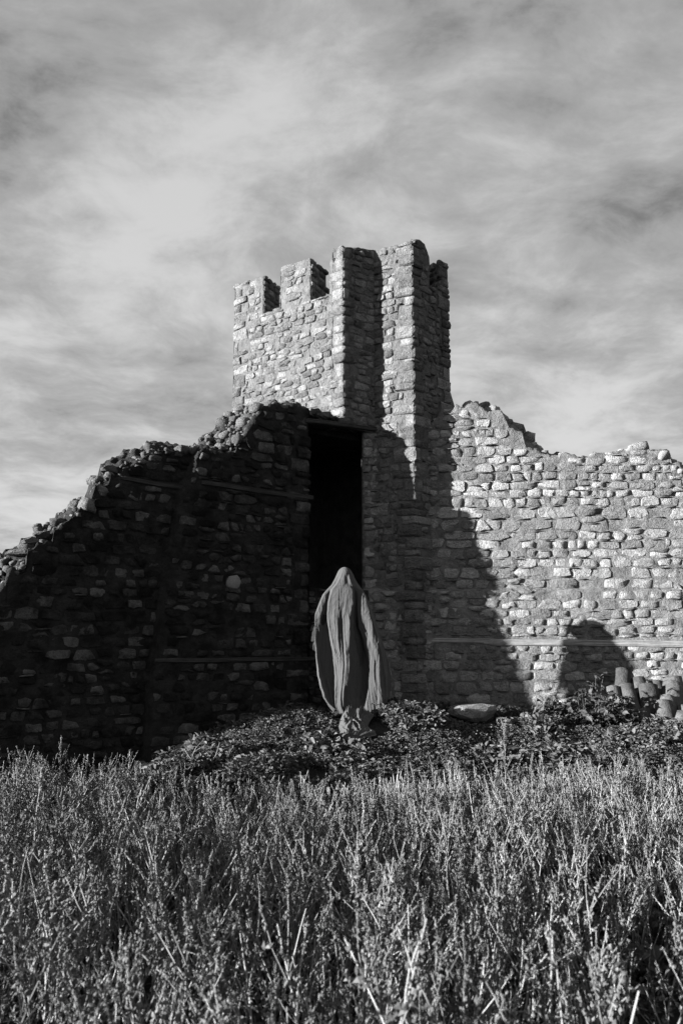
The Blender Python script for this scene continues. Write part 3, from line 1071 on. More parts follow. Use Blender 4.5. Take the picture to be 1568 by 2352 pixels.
lw.offset = lw_off
TFl = [(-330, 1900), (-318, 1560), (-250, 1530), (-180, 1480), (-120, 1440), (-60, 1400), (0, 1362), (18, 1350), (22, 1322), (45, 1310), (62, 1300), (70, 1265), (95, 1245), (125, 1243), (130, 1215), (150, 1210), (175, 1175), (190, 1170), (200, 1150),
       (215, 1140), (225, 1108), (255, 1104), (262, 1085), (285, 1080), (292, 1062), (330, 1055), (345, 1035), (372, 1022), (410, 1026), (455, 1030), (480, 1034), (538, 1046), (545, 1020), (560, 1005), (572, 985), (584, 975),
       (590, 955), (602, 938), (640, 930), (668, 933), (700, 944), (740, 948)]
TBl = [(-420, 1900), (-400, 1520), (-300, 1470), (-200, 1420), (-130, 1380), (-70, 1320), (-30, 1292), (0, 1280), (12, 1262), (45, 1258), (50, 1238), (80, 1230), (88, 1210), (125, 1205), (130, 1178), (160, 1172), (165, 1150), (192, 1148),
       (205, 1118), (212, 1100), (224, 1098), (227, 1066), (262, 1062), (275, 1045), (315, 1036), (345, 1024), (372, 1018), (410, 1024), (455, 1024), (462, 1000), (492, 990), (497, 962), (520, 955), (540, 945), (572, 933), (602, 936), (640, 928), (668, 930), (700, 940)]
tfl = lw.top_from(TFl)
tbl = lw.top_from(TBl, .55)
t1a, t1b = lw.hit(463, 1108), lw.hit(722, 1144)
t2a, t2b = lw.hit(356, 1517), lw.hit(735, 1512)
t3a, t3b = lw.hit(286, 1092), lw.hit(438, 1117)
lw.bands = [(t1a[0] - .02, t1a[1], t1b[0], t1b[1], .038), (t2a[0] - .02, t2a[1], t2b[0], t2b[1], .032), (t3a[0], t3a[1], t3b[0], t3b[1], .034)]
bag = Stones(left, 298)
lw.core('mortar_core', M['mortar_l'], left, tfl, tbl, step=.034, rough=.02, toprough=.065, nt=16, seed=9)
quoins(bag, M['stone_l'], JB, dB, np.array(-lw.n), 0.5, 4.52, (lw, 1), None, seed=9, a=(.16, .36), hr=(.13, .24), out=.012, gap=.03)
_old = lw.free


def lw_free(u, z, hw, hh, tf, margin=0.0):
    b = float(np.interp(z, br_z, br_u))
    if u - hw < b + .005 < u + hw + .05: return False
    return _old(u, z, hw, hh, tf, margin)


lw.free = lw_free
lw.split = (br_z, br_u)
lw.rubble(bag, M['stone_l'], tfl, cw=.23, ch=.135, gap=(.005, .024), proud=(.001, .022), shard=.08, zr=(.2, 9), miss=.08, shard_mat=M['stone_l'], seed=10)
# the one pale stone that catches the eye
u_, z_ = lw.hit(535, 1338)
U = Vector((lw.d.x, lw.d.y, 0)); N = Vector((lw.n.x, lw.n.y, 0)); Zv = Vector((0, 0, 1))
bag.add('f', M['stone_pale'], frame_matrix(lw.P(u_, z_, 0.01), U, Zv, N, .088, .09, .05, .05), .5)
# broken core along the top
u_e, u_m, u_t = lw.hit(545, 1040)[0], lw.hit(610, 940)[0], lw.hit(460, 1030)[0]
lw.top_rubble(bag, M['rubble'], tfl, tbl, .6, u_e, step=.10, size=(.02, .06), rows=6, sink=1.3, jitter=.5, flat=.8)
lw.top_rubble(bag, M['rubble'], tfl, tbl, .6, u_e, step=.15, size=(.05, .13), rows=4, sink=1.3, jitter=.22, flat=.62, skip=.3)
lw.top_rubble(bag, M['rubble'], tfl, tbl, u_e - .03, u_m, step=.035, size=(.02, .055), rows=8, sink=1.2, jitter=.6, flat=.8)
lw.top_rubble(bag, M['rubble'], tfl, tbl, u_e - .02, u_m, step=.07, size=(.06, .12), rows=4, sink=1.1, jitter=.35, flat=.65, skip=.35)
lw.top_rubble(bag, M['rubble'], tfl, tbl, u_m - .05, lw.L - .03, step=.12, size=(.05, .11), rows=4, sink=1.0, jitter=.2)
for px, py, a, b, c, rz in ((52, 1270, .19, .09, .045, .1), (185, 1182, .12, .1, .07, .3), (70, 1245, .11, .1, .06, .2), (645, 933, .08, .07, .05, .1), (95, 1232, .1, .09, .06, 1), (250, 1080, .12, .1, .07, .2)):
    P_ = lw.hit(px, py, .25)
    bag.add('b', M['rubble'], Matrix.Translation(lw.P(P_[0], P_[1], -.25)) @ Matrix.Rotation(rz, 4, 'Z') @ Matrix.Rotation(-.12, 4, 'Y') @ Matrix.Diagonal((a, b, c, 1)), .03)
bag.build()
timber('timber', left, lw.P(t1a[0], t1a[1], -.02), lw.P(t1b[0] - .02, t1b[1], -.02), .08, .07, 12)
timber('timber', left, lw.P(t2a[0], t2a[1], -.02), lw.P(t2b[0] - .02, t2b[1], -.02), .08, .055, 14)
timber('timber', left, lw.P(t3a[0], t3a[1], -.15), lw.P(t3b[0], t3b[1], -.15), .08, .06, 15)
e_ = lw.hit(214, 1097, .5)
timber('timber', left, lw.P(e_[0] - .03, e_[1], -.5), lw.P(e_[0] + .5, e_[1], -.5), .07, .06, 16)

# ------------------------------------------------------------------ small mesh builder for plants
class MB:
    def __init__(self):
        self.V, self.T, self.m = [], [], []

    def add(self, V, T, mi=0):
        off = len(self.V)
        self.V += [tuple(v) for v in V]
        self.T += [tuple(i + off for i in t) for t in T]
        self.m += [mi] * len(T)

    def tube(self, pts, r0, r1, n=3, mi=0):
        V, T = [], []
        k = len(pts)
        for i, p in enumerate(pts):
            p = Vector(p)
            a = Vector(pts[min(i + 1, k - 1)]) - Vector(pts[max(i - 1, 0)])
            a = a.normalized() if a.length > 1e-9 else Vector((0, 0, 1))
            s = a.orthogonal().normalized(); t = a.cross(s)
            r = r0 + (r1 - r0) * i / (k - 1)
            for j in range(n):
                q = 2 * math.pi * j / n
                V.append(p + (s * math.cos(q) + t * math.sin(q)) * r)
        for i in range(k - 1):
            for j in range(n):
                a_, b_ = i * n + j, i * n + (j + 1) % n
                T += [(a_, b_, b_ + n), (a_, b_ + n, a_ + n)]
        self.add(V, T, mi)

    def blob(self, c, r, mi=0, st=1.3):
        c = Vector(c)
        ax = Vector((random.gauss(0, 1), random.gauss(0, 1), random.gauss(0, 1) + 1)).normalized()
        s = ax.orthogonal().normalized(); t = ax.cross(s)
        V = [c + ax * r * st, c - ax * r * st] + [c + (s * math.cos(q) + t * math.sin(q)) * r * random.uniform(.6, 1.2) for q in (0.2, 1.7, 3.4, 4.9)]
        T = [(0, 2, 3), (0, 3, 4), (0, 4, 5), (0, 5, 2), (1, 3, 2), (1, 4, 3), (1, 5, 4), (1, 2, 5)]
        self.add(V, T, mi)

    def leaf(self, c, d, up, L, W, mi=0, fold=.25, curl=.2):
        c, d, up = Vector(c), Vector(d).normalized(), Vector(up)
        s = d.cross(up)
        s = s.normalized() if s.length > 1e-6 else d.orthogonal().normalized()
        u = s.cross(d)
        sh = ((0, 0), (.3, .85), (.62, .8), (1, 0))
        mid = [c + d * L * f + u * L * (-curl * f * f) for f, _ in sh]
        V = [mid[0], mid[1], mid[2], mid[3]]
        for k in (1, 2):
            V.append(mid[k] + s * W * .5 * sh[k][1] + u * W * fold)
            V.append(mid[k] - s * W * .5 * sh[k][1] + u * W * fold)
        T = [(0, 4, 1), (1, 4, 6), (1, 6, 2), (2, 6, 3), (0, 1, 5), (1, 2, 7), (1, 7, 5), (2, 3, 7)]
        self.add(V, T, mi)

    def mesh(self, name, mats, smooth=False):
        me = mesh_np(name, self.V, tris=self.T, smooth=smooth)
        for m in mats: me.materials.append(m)
        me.polygons.foreach_set('material_index', np.array(self.m[:len(me.polygons)], dtype=np.int32))
        return me


def bent(p0, d, L, n, wob, droop=0.0):
    pts = [Vector(p0)]
    d = Vector(d).normalized()
    for i in range(n):
        d = (d + Vector((random.gauss(0, wob), random.gauss(0, wob), random.gauss(0, wob * .5) - droop))).normalized()
        pts.append(pts[-1] + d * L / n)
    return pts


def spike(mb, pts, r, every, mi, dens=1.0):
    """a seed spike: little knots crowded round the tip of a stem"""
    m = len(pts) - 1
    for i in range(m):
        a, b = pts[i], pts[i + 1]
        L = (b - a).length
        n = max(int(L / every * dens), 1)
        for k in range(n):
            t = random.random()
            f = (i + t) / m
            p = a.lerp(b, t)
            o = Vector((random.gauss(0, 1), random.gauss(0, 1), random.gauss(0, .6))) * r * .5 * (1.1 - .75 * f)
            mb.blob(p + o, r * random.uniform(.25, .60) * (1.15 - .5 * f), mi, random.uniform(1.1, 2.2))


def weed_mesh(h, branches, thick=1.0, bare=False, name='weed'):
    mb = MB()
    st = bent((0, 0, -.03), (random.gauss(0, .14), random.gauss(0, .14), 1), h, 9, .07)
    mb.tube(st, .0040 * thick, .0014 * thick, 4, 1)
    if bare:
        for k in range(branches):
            i = random.randint(2, 8)
            b = bent(st[i], (random.gauss(0, .8), random.gauss(0, .8), random.uniform(.4, 1)), h * random.uniform(.1, .4), 3, .12)
            mb.tube(b, .0020, .0008, 3, 1)
            if random.random() < .4: spike(mb, b[2:], .007, .010, 0)
        return mb
    spike(mb, st[6:], .0145, .0066, 0)
    for k in range(branches):
        i = random.randint(2, 7)
        f = st[i].lerp(st[i + 1], random.random())
        a = random.uniform(0, 6.28)
        b = bent(f, (math.cos(a) * .5, math.sin(a) * .5, random.uniform(.7, 1.7)), h * random.uniform(.12, .38), 4, .07, -.03)
        mb.tube(b, .0018 * thick, .0009, 3, 1)
        spike(mb, b[2:], .0115, .0075, 0)
    for k in range(4):
        i = random.randint(1, 6)
        a = random.uniform(0, 6.28)
        mb.leaf(st[i], (math.cos(a), math.sin(a), random.uniform(-.8, .5)), (0, 0, 1), random.uniform(.02, .04), random.uniform(.006, .012), 0, curl=.5)
    return mb


def sprig_mesh(n, spread, h, ls):
    mb = MB()
    for k in range(n):
        a, r = random.uniform(0, 6.28), random.uniform(0, spread)
        z = random.uniform(.01, h)
        c = (math.cos(a) * r, math.sin(a) * r, z)
        d = (math.cos(a + random.gauss(0, .9)), math.sin(a + random.gauss(0, .9)), random.uniform(-.25, 1.1))
        up = (random.gauss(0, .5), random.gauss(0, .5), 1)
        L = ls * random.uniform(.6, 1.25)
        mb.leaf(c, d, up, L, L * random.uniform(.55, .9), 0, curl=random.uniform(0, .5))
    for k in range(n // 5):
        a = random.uniform(0, 6.28)
        b = bent((math.cos(a) * .01, math.sin(a) * .01, 0), (math.cos(a) * .5, math.sin(a) * .5, .8), h * 1.1, 3, .15)
        mb.tube(b, .0016, .001, 3, 0)
    return mb


def hidden_collection(name, meshes):
    c = bpy.data.collections.new(name)
    for i, me in enumerate(meshes):
        c.objects.link(bpy.data.objects.new('%s_%02d' % (name, i), me))
    return c


def scatter(name, coll, pts, rot, scl, idx, mat=None):
    """one object of kind stuff: instances of the plants in coll on the given points"""
    me = bpy.data.meshes.new(name)
    pts = np.asarray(pts, np.float32)
    me.vertices.add(len(pts))
    me.vertices.foreach_set('co', pts.ravel())
    me.attributes.new('rot', 'FLOAT_VECTOR', 'POINT').data.foreach_set('vector', np.asarray(rot, np.float32).ravel())
    me.attributes.new('scl', 'FLOAT', 'POINT').data.foreach_set('value', np.asarray(scl, np.float32))
    me.attributes.new('idx', 'INT', 'POINT').data.foreach_set('value', np.asarray(idx, np.int32))
    o = bpy.data.objects.new(name, me)
    COL.objects.link(o)
    ng = bpy.data.node_groups.new(name + '_scatter', 'GeometryNodeTree')
    ng.interface.new_socket('Geometry', in_out='INPUT', socket_type='NodeSocketGeometry')
    ng.interface.new_socket('Geometry', in_out='OUTPUT', socket_type='NodeSocketGeometry')
    N = ng.nodes; L = ng.links
    gi, go = N.new('NodeGroupInput'), N.new('NodeGroupOutput')
    ci = N.new('GeometryNodeCollectionInfo')
    ci.inputs['Collection'].default_value = coll
    ci.inputs['Separate Children'].default_value = True
    ci.inputs['Reset Children'].default_value = True
    iop = N.new('GeometryNodeInstanceOnPoints')
    iop.inputs['Pick Instance'].default_value = True

    def attr(nm, ty):
        a = N.new('GeometryNodeInputNamedAttribute')
        a.data_type = ty
        a.inputs['Name'].default_value = nm
        return a.outputs[0]
    L.new(gi.outputs[0], iop.inputs['Points'])
    L.new(ci.outputs[0], iop.inputs['Instance'])
    L.new(attr('idx', 'INT'), iop.inputs['Instance Index'])
    L.new(attr('rot', 'FLOAT_VECTOR'), iop.inputs['Rotation'])
    L.new(attr('scl', 'FLOAT'), iop.inputs['Scale'])
    L.new(iop.outputs[0], go.inputs[0])
    md = o.modifiers.new('scatter', 'NODES')
    md.node_group = ng
    return o


# ------------------------------------------------------------------ the field of dry weeds in front
weeds = [weed_mesh(random.uniform(.42, .62), random.randint(3, 9), random.uniform(.8, 1.2)) for _ in range(12)]
bares = [weed_mesh(random.uniform(.3, .6), random.randint(0, 5), random.uniform(.9, 1.5), bare=True) for _ in range(6)]
wc = hidden_collection('weed_kinds', [w.mesh('weed', [M['weed'], M['stalk']]) for w in weeds + bares])
rs = np.random.RandomState(4)
pts, rot, scl, idx = [], [], [], []
tries = 0
while len(pts) < 5200 and tries < 200000:
    tries += 1
    y = 1.05 + 5.3 * math.sqrt(rs.rand())
    x = rs.uniform(-1, 1) * (0.56 * y + .5)
    # the far edge of the field: later on the left, earlier where the leafy mound begins
    edge = 5.9 + (0.1 if x < -1.5 else 0) - 1.05 * math.exp(-((x + .4) / 1.3) ** 2) * 0.6 + .25 * noise.noise(Vector((x * 1.5, 0, 3)))
    if y > edge: continue
    if y < 3.0 and rs.rand() < .22: continue
    n_ = noise.noise(Vector((x * 1.1, y * 1.1, 5.0)))
    right_thin = 0.28 if (x > .1 * y and y < 4.3) else 0.10
    if rs.rand() < max(0, .12 - n_ * .7 + right_thin): continue
    pts.append((x, y, gz(x, y)))
    left_tall = 1.0 + .30 * min(max((-x - .25 * y) / 1.5, 0), 1)
    k = rs.randint(0, 18)
    
    s = (.48 + .92 * rs.rand() ** 1.4) * left_tall * (1.22 - .085 * y)
    lean = (.34 if k > 11 else .20)
    rot.append((rs.normal(0, lean), rs.normal(.08, lean), rs.uniform(0, 6.28)))
    scl.append(s); idx.append(k)
wf = scatter('dry_weeds', wc, pts, rot, scl, idx)
tag(wf, 'dense field of dry seeded weed stalks filling the foreground', 'weeds', kind='stuff')

# stubble of cut pale stalks where the field meets the mound
mb_list = []
for k in range(5):
    mb = MB()
    for j in range(random.randint(3, 7)):
        p = (random.gauss(0, .03), random.gauss(0, .02), -.02)
        mb.tube(bent(p, (random.gauss(0, .08), random.gauss(0, .08), 1), random.uniform(.10, .24), 3, .02), .0035, .003, 4, 0)
    mb_list.append(mb.mesh('stubble', [M['stalk']]))
sc = hidden_collection('stubble_kinds', mb_list)
pts, rot, scl, idx = [], [], [], []
for k in range(420):
    y = rs.uniform(4.6, 6.5); x = rs.uniform(-1.3, 3.2)
    if noise.noise(Vector((x * 2, y * 2, 9))) < -.05: continue
    pts.append((x, y, gz(x, y))); rot.append((rs.normal(0, .08), rs.normal(0, .08), rs.uniform(0, 6.28))); scl.append(rs.uniform(.6, 1.1)); idx.append(rs.randint(0, 5))
tag(scatter('straw_stubble', sc, pts, rot, scl, idx), 'pale cut straw stubble between the weeds and the mound', 'stubble', kind='stuff')

# ------------------------------------------------------------------ low leafy ground cover on the mound and under the weeds
sprigs = [sprig_mesh(28, .075, .06, .029) for _ in range(5)] + [sprig_mesh(16, .08, .09, .06) for _ in range(3)]
gc = hidden_collection('sprig_kinds', [s_.mesh('sprig', [M['leaf']]) for s_ in sprigs])
pts, rot, scl, idx = [], [], [], []
while len(pts) < 11000:
    y = 1.2 + 8.2 * math.sqrt(rs.rand()); x = rs.uniform(-1, 1) * (0.56 * y + .4)
    if y < 5.0 and rs.rand() < .55: continue
    if y > 9.4: continue
    if x < -.5 and (x + .5) < -(9.6 - y) * 1.1 - .2 and y > 6.5: continue
    if x > 2.3 and y > 8.5: continue
    if -.12 < x < .42 and 7.5 < y < 8.15: continue
    if -.4 < x < .6 and 7.55 < y < 8.3 and rs.rand() < .7: continue
    n_ = noise.noise(Vector((x * 1.6, y * 1.6, 2.0)))
    if n_ < -.42: continue
    big = n_ > .25 or (x < -.9 and y < 7)
    k = rs.randint(5, 8) if (big and rs.rand() < .6) else rs.randint(0, 5)
    pts.append((x, y, gz(x, y) - .005)); rot.append((rs.normal(0, .2), rs.normal(0, .2), rs.uniform(0, 6.28)))
    scl.append(rs.uniform(.7, 1.25) * (1.25 if big else 1.0)); idx.append(k)
tag(scatter('ground_cover', gc, pts, rot, scl, idx), 'low small-leaved plants carpeting the mound around the cloaked figure', 'ground cover', kind='stuff')


shr = [sprig_mesh(46, .10, .17, .055) for _ in range(4)]
sc2 = hidden_collection('shrub_kinds', [s_.mesh('shrub', [M['leaf']]) for s_ in shr])
pts, rot, scl, idx = [], [], [], []
while len(pts) < 620:
    u_ = rs.rand()
    if u_ < .5: x, y = rs.uniform(.45, 2.6), rs.uniform(7.9, 9.3)
    elif u_ < .8: x, y = rs.uniform(-1.9, -.55), rs.uniform(5.9, 7.2)
    else: x, y = rs.uniform(-.6, 3.4), rs.uniform(6.3, 7.4)
    n_ = noise.noise(Vector((x * 2.1, y * 2.1, 12.0)))
    if n_ < (.02 if u_ < .8 else .22): continue
    if 1.15 < x < 2.2 and y < 8.95: continue
    pts.append((x, y, gz(x, y) - .01)); rot.append((rs.normal(0, .2), rs.normal(0, .2), rs.uniform(0, 6.28)))
    scl.append(rs.uniform(.6, 1.15)); idx.append(rs.randint(0, 4))
tag(scatter('leafy_undergrowth', sc2, pts, rot, scl, idx), 'taller leafy tufts growing in patches on the mound and along the wall foot', 'undergrowth', kind='stuff')


# ------------------------------------------------------------------ single tall weeds one can tell apart
def tall_weed(px, py_top, Y, label, br=7):
    top = at_depth(px, py_top, Y)
    z0 = gz(top.x, Y)
    h = max(top.z - z0, .25)
    root = empty('tall_weed', (top.x, Y, z0))
    tag(root, label, 'weed', 'tall weeds rising above the rest')
    random.seed(int(px))
    st = bent((0, 0, -.02), (random.gauss(0, .06), 0, 1), h * .98, 10, .045)
    dx = st[-1].x
    st = [Vector((p.x - dx * (i / 10), p.y, p.z)) for i, p in enumerate(st)]
    a = MB(); a.tube(st, .004, .0016, 5, 0)
    obj('stem', a.mesh('stem', [M['stalk']]), None, root)
    b = MB(); spike(b, st[6:], .014, .005, 0)
    for k in range(br):
        i = random.randint(3, 8)
        q = random.uniform(0, 6.28)
        c = bent(st[i], (math.cos(q) * .5, math.sin(q) * .5, 1), h * random.uniform(.12, .28), 4, .07)
        b.tube(c, .002, .001, 3, 0)
        spike(b, c[1:], .011, .006, 0)
    obj('seed_head', b.mesh('seed_head', [M['weed']]), None, root)


for a in ((149, 1678, 5.6, 'tallest dry weed spike standing against the dark wall at far left', 9),
          (60, 1716, 5.5, 'dry weed spike near the left edge, left of the tallest spike', 5),
          (98, 1724, 5.4, 'hooked dry weed spike close left of the tallest spike', 4),
          (250, 1722, 5.5, 'slim dry weed spike right of the tallest spike at far left', 5),
          (322, 1738, 5.4, 'short dry weed spike before the dark wall near the leafy bank', 4),
          (1155, 1640, 6.3, 'pale branching weed rising in front of the fallen stone slab', 12),
          (1215, 1712, 6.0, 'pale weed stalk in front of the dark hollow beside the nettles', 8),
          (1243, 1730, 5.8, 'bushy weed stalk below the nettle bush', 8),
          (1520, 1770, 5.2, 'tall pale weed stalk at the right edge below the roof tiles', 8),
          (872, 2010, 2.6, 'thick blurred weed spike rising in the foreground right of centre', 8),
          (300, 2070, 2.2, 'thick blurred weed spike in the left foreground', 8),
          (1370, 2110, 2.3, 'thick blurred weed spike in the right foreground', 8)):
    tall_weed(*a)
random.seed(77)


# dead twigs in the shade left of the mound
for px, py, Y, lab in ((428, 1692, 6.9, 'bare forked twig in the dark left of the leafy mound'), (478, 1700, 6.8, 'short pale bent twig beside the forked twig left of the mound')):
    p = at_depth(px, py, Y)
    mb = MB()
    z0 = gz(p.x, Y)
    hgt = max(p.z - z0, .1)
    c = bent((0, 0, 0), (.3, 0, 1), hgt, 5, .18)
    mb.tube(c, .006, .002, 4, 0)
    mb.tube(bent(c[2], (-.8, 0, .7), hgt * .4, 3, .15), .004, .002, 3, 0)
    mb.tube(bent(c[3], (.9, .2, .6), hgt * .4, 3, .15), .004, .002, 3, 0)
    o = obj('dead_twig', mb.mesh('dead_twig', [M['stalk']]), None)
    o.location = (p.x, Y, z0)
    tag(o, lab, 'twig')


# ------------------------------------------------------------------ nettle bush
def nettle_leaf(rs, lobes=6):
    """a deeply toothed leaf along +x, folded at the midrib, arching down"""
    L = 1.0
    V, T = [], []
    n = lobes
    mid = []
    for i in range(n + 1):
        f = i / n
        mid.append((f * L, 0, .10 * math.sin(f * 2.6) - .18 * f * f))
    V += mid
    for sgn in (1, -1):
        b = len(V)
        for i in range(n):
            f = (i + .15) / n
            w = .36 * math.sin(min(1, f * 1.15 + .12) * math.pi) ** .7 * (1 - f * .25)
            z = .10 * math.sin(f * 2.6) - .18 * f * f
            V.append((f + .10, sgn * (w + rs.uniform(0, .04)), z + .10 + rs.uniform(-.03, .03)))       # tooth tip
            V.append((f + .17, sgn * w * .62, z + .05))                                                 # notch
        for i in range(n):
            tip, notch = b + 2 * i, b + 2 * i + 1
            prev = b + 2 * i - 1 if i else 0
            q = [(i, tip, prev), (i, notch, tip), (i, i + 1, notch)] if i else [(0, notch, tip), (0, 1, notch)]
            T += q if sgn > 0 else [t[::-1] for t in q]
    return np.array(V), np.array(T)


def nettle_bush(cx, cy, rx, ry, h, nleaf, size, label, seed, extra=0):
    rs = np.random.RandomState(seed)
    z0 = gz(cx, cy)
    root = empty('nettle_bush', (cx, cy, z0))
    tag(root, label, 'bush')
    meshes, leafdata = [], []
    for k in range(6):
        V, T = nettle_leaf(rs, rs.randint(5, 8))
        leafdata.append((V, T))
        me = mesh_np('nettle_leaf', V, tris=T, smooth=False)
        me.materials.append(M['nettle'])
        meshes.append(me)
    random.seed(seed)
    sm = MB()
    n = 0
    LV, LT, lo_ = [], [], 0
    while n < nleaf + extra:
        a, r = rs.uniform(0, 6.28), math.sqrt(rs.rand())
        x, y = math.cos(a) * r * rx, math.sin(a) * r * ry
        hh = h * (1 - .75 * r * r) * rs.uniform(.65, 1.05) * (.8 + .5 * noise.noise(Vector((x * 2.4 + seed, y * 2.4, 0))))
        g = gz(cx + x, cy + y) - z0
        st = bent((x * .85, y * .85, g - .02), (x * .35, y * .35 - .12, 1), max(hh, .08), 5, .08)
        sm.tube(st, .004, .002, 3, 0)
        a0 = rs.uniform(0, 6.28)
        for i in range(1, 6):
            for q in range(2 if i < 5 else 3):
                if n >= nleaf + extra: break
                an = a0 + i * 1.57 + q * (3.14 if i < 5 else 2.1) + rs.normal(0, .25)
                s = size * rs.uniform(.65, 1.25) * (1.0 - .09 * i)
                if n >= nleaf:
                    V_, T_ = leafdata[rs.randint(0, 6)]
                    R_ = np.array(Euler((rs.normal(0, .6), rs.uniform(-.35, 1.1), an)).to_matrix())
                    LV.append((V_ * s * .85) @ R_.T + np.array(st[i])); LT.append(T_ + lo_); lo_ += len(V_)
                    n += 1
                    continue
                o = bpy.data.objects.new('leaf', meshes[rs.randint(0, 6)])
                COL.objects.link(o)
                o.parent = root
                o.location = st[i]
                o.rotation_euler = (rs.normal(0, .6), rs.uniform(-.35, 1.1), an)
                o.scale = (s, s * rs.uniform(.8, 1.15), s)
                n += 1
    if LV:
        lm_ = mesh_np('small_leaves', np.concatenate(LV), tris=np.concatenate(LT), smooth=False)
        obj('small_leaves', lm_, M['nettle'], root)['kind'] = 'stuff'
    obj('stems', sm.mesh('stems', [M['nettle']]), None, root)['kind'] = 'stuff'


p = at_depth(1335, 1660, 8.75)
nettle_bush(p.x, 8.66, .76, .34, .74, 296, .17, 'dark jagged-leaved nettle bush against the wall, left of the roof tiles', 31, 700)
p = at_depth(1500, 1700, 8.1)
nettle_bush(p.x + .1, 8.05, .75, .32, .13, 240, .10, 'low spreading nettle clump in front of the stacked roof tiles', 32, 250)
p = at_depth(1330, 1740, 7.4)
nettle_bush(p.x, 7.35, .55, .3, .14, 150, .085, 'sparse low nettles in front of the dark nettle bush', 33, 200)


# ------------------------------------------------------------------ old roof tiles stacked against the wall
def tile_mesh(rs, lip=False):
    n, m = 13, 9
    L = .42
    V = []
    for j in range(m):
        s = j / (m - 1)
        r = .128 - .026 * s
        if lip and s > .82: r += .010
        for side in (0, 1):
            for i in range(n):
                a = math.pi * (i / (n - 1)) * 1.06 - .09
                rr = r - side * .015 + rs.uniform(-.0012, .0012)
                V.append((rr * math.cos(a), -rr * math.sin(a) * .85, s * L + .004 * math.sin(3 * a + 2)))
    V = np.array(V)
    Q = []
    w = 2 * n
    for j in range(m - 1):
        for i in range(n - 1):
            a = j * w + i
            Q.append((a, a + 1, a + 1 + w, a + w))
            b = a + n
            Q.append((b, b + w, b + 1 + w, b + 1))
        for i in (0, n - 1):
            a = j * w + i
            Q.append((a, a + w, a + w + n, a + n) if i == 0 else (a, a + n, a + w + n, a + w))
    for j, fl in ((0, 0), (m - 1, 1)):
        for i in range(n - 1):
            a = j * w + i
            Q.append((a, a + n, a + n + 1, a + 1) if not fl else (a, a + 1, a + n + 1, a + n))
    me = mesh_np('roof_tile', V, quads=Q, smooth=True)
    me.materials.append(M['terracotta'])
    return me


rs = np.random.RandomState(8)
tmesh = [tile_mesh(rs, lip=(k == 0)) for k in range(4)]
tiles = [  # px, py of the top, depth, lean sideways, lean back, turn, scale, mesh, label
    (1430, 1538, 9.22, -.22, .10, .15, .92, 0, 'pale roof tile with a collar, leftmost and tallest, leaning right against the wall'),
    (1405, 1577, 9.00, .02, .15, .1, .80, 1, 'short stub of roof tile at the left end of the stack'),
    (1434, 1573, 9.02, .06, .2, -.1, .95, 2, 'pale broken roof tile with a chipped upper edge beside the nettles'),
    (1461, 1557, 9.20, .14, .14, .1, .95, 3, 'roof tile leaning on the wall behind the broken pale one'),
    (1486, 1573, 8.98, -.05, .12, .0, 1.18, 1, 'large dark roof tile standing in the middle of the stack'),
    (1502, 1565, 9.24, .04, .1, .2, .95, 2, 'small roof tile end showing between the large dark tile and the wall'),
    (1540, 1556, 9.22, .10, .1, .1, 1.25, 3, 'wide roof tile standing hindmost under the wall at right'),
    (1543, 1568, 9.02, -.24, .14, -.1, 1.18, 2, 'tilted roof tile in the right group, overlapping the hindmost one'),
    (1530, 1600, 8.84, -.16, .2, .1, 1.0, 1, 'roof tile wedged between the tilted one and the front one'),
    (1520, 1610, 8.68, -.02, .10, .1, 1.12, 3, 'pale upright roof tile, frontmost of the stack'),
    (1476, 1628, 8.78, .05, .15, .0, .75, 2, 'low roof tile half hidden by leaves beside the front tile'),
    (1572, 1622, 8.70, -.12, .1, .1, 1.0, 1, 'roof tile cut by the right picture edge, halfway up the stack'),
    (1568, 1640, 8.50, -.5, .2, .3, .95, 3, 'roof tile slanting low at the right picture edge'),
    (1566, 1552, 9.23, .05, .1, -.2, 1.1, 1, 'dark roof tile at the wall by the right picture edge'),
]
for i, (px, py, Y, lx, lb, tz, s, k, lab) in enumerate(tiles):
    top = at_depth(px, py, Y)
    rotm = Matrix.Rotation(-lx, 4, 'Y') @ Matrix.Rotation(-lb - .16, 4, 'X') @ Matrix.Rotation(tz, 4, 'Z')
    axis = rotm @ Vector((0, 0, .42 * s))
    base = top - axis + Vector((0, 0, 0))
    o = obj('roof_tile', tmesh[k])
    o.matrix_world = Matrix.Translation(base) @ rotm @ Matrix.Diagonal((s, s, s, 1))
    tag(o, lab, 'roof tile', 'old curved roof tiles stacked at the wall')
# a heap of older tiles below carries them
for i in range(5):
    x = 3.85 + .16 * i + rs.uniform(-.03, .03)
    o = obj('roof_tile', tmesh[rs.randint(1, 4)])
    Y = 9.05 + rs.uniform(-.12, .12)
    o.matrix_world = Matrix.Translation((x, Y, gz(x, Y) - .02)) @ Matrix.Rotation(rs.normal(0, .06), 4, 'Y') @ Matrix.Rotation(-.08, 4, 'X')
    tag(o, 'roof tile standing in the shaded bottom row of the stack, hidden by its neighbours', 'roof tile', 'old curved roof tiles stacked at the wall')


# ------------------------------------------------------------------ loose stones
def loose(name, px, py, Y, a, b, c, lab, mat, rz=0.0, ry=0.0, cat='rock'):
    V, T = random.choice(BLOCK)
    me = mesh_np(name, V, tris=T, smooth=False)
    me.materials.append(mat)
    o = obj(name, me)
    p = at_depth(px, py, Y)
    o.matrix_world = Matrix.Translation(p) @ Matrix.Rotation(rz, 4, 'Z') @ Matrix.Rotation(ry, 4, 'Y') @ Matrix.Diagonal((a, b, c, 1))
    tag(o, lab, cat)


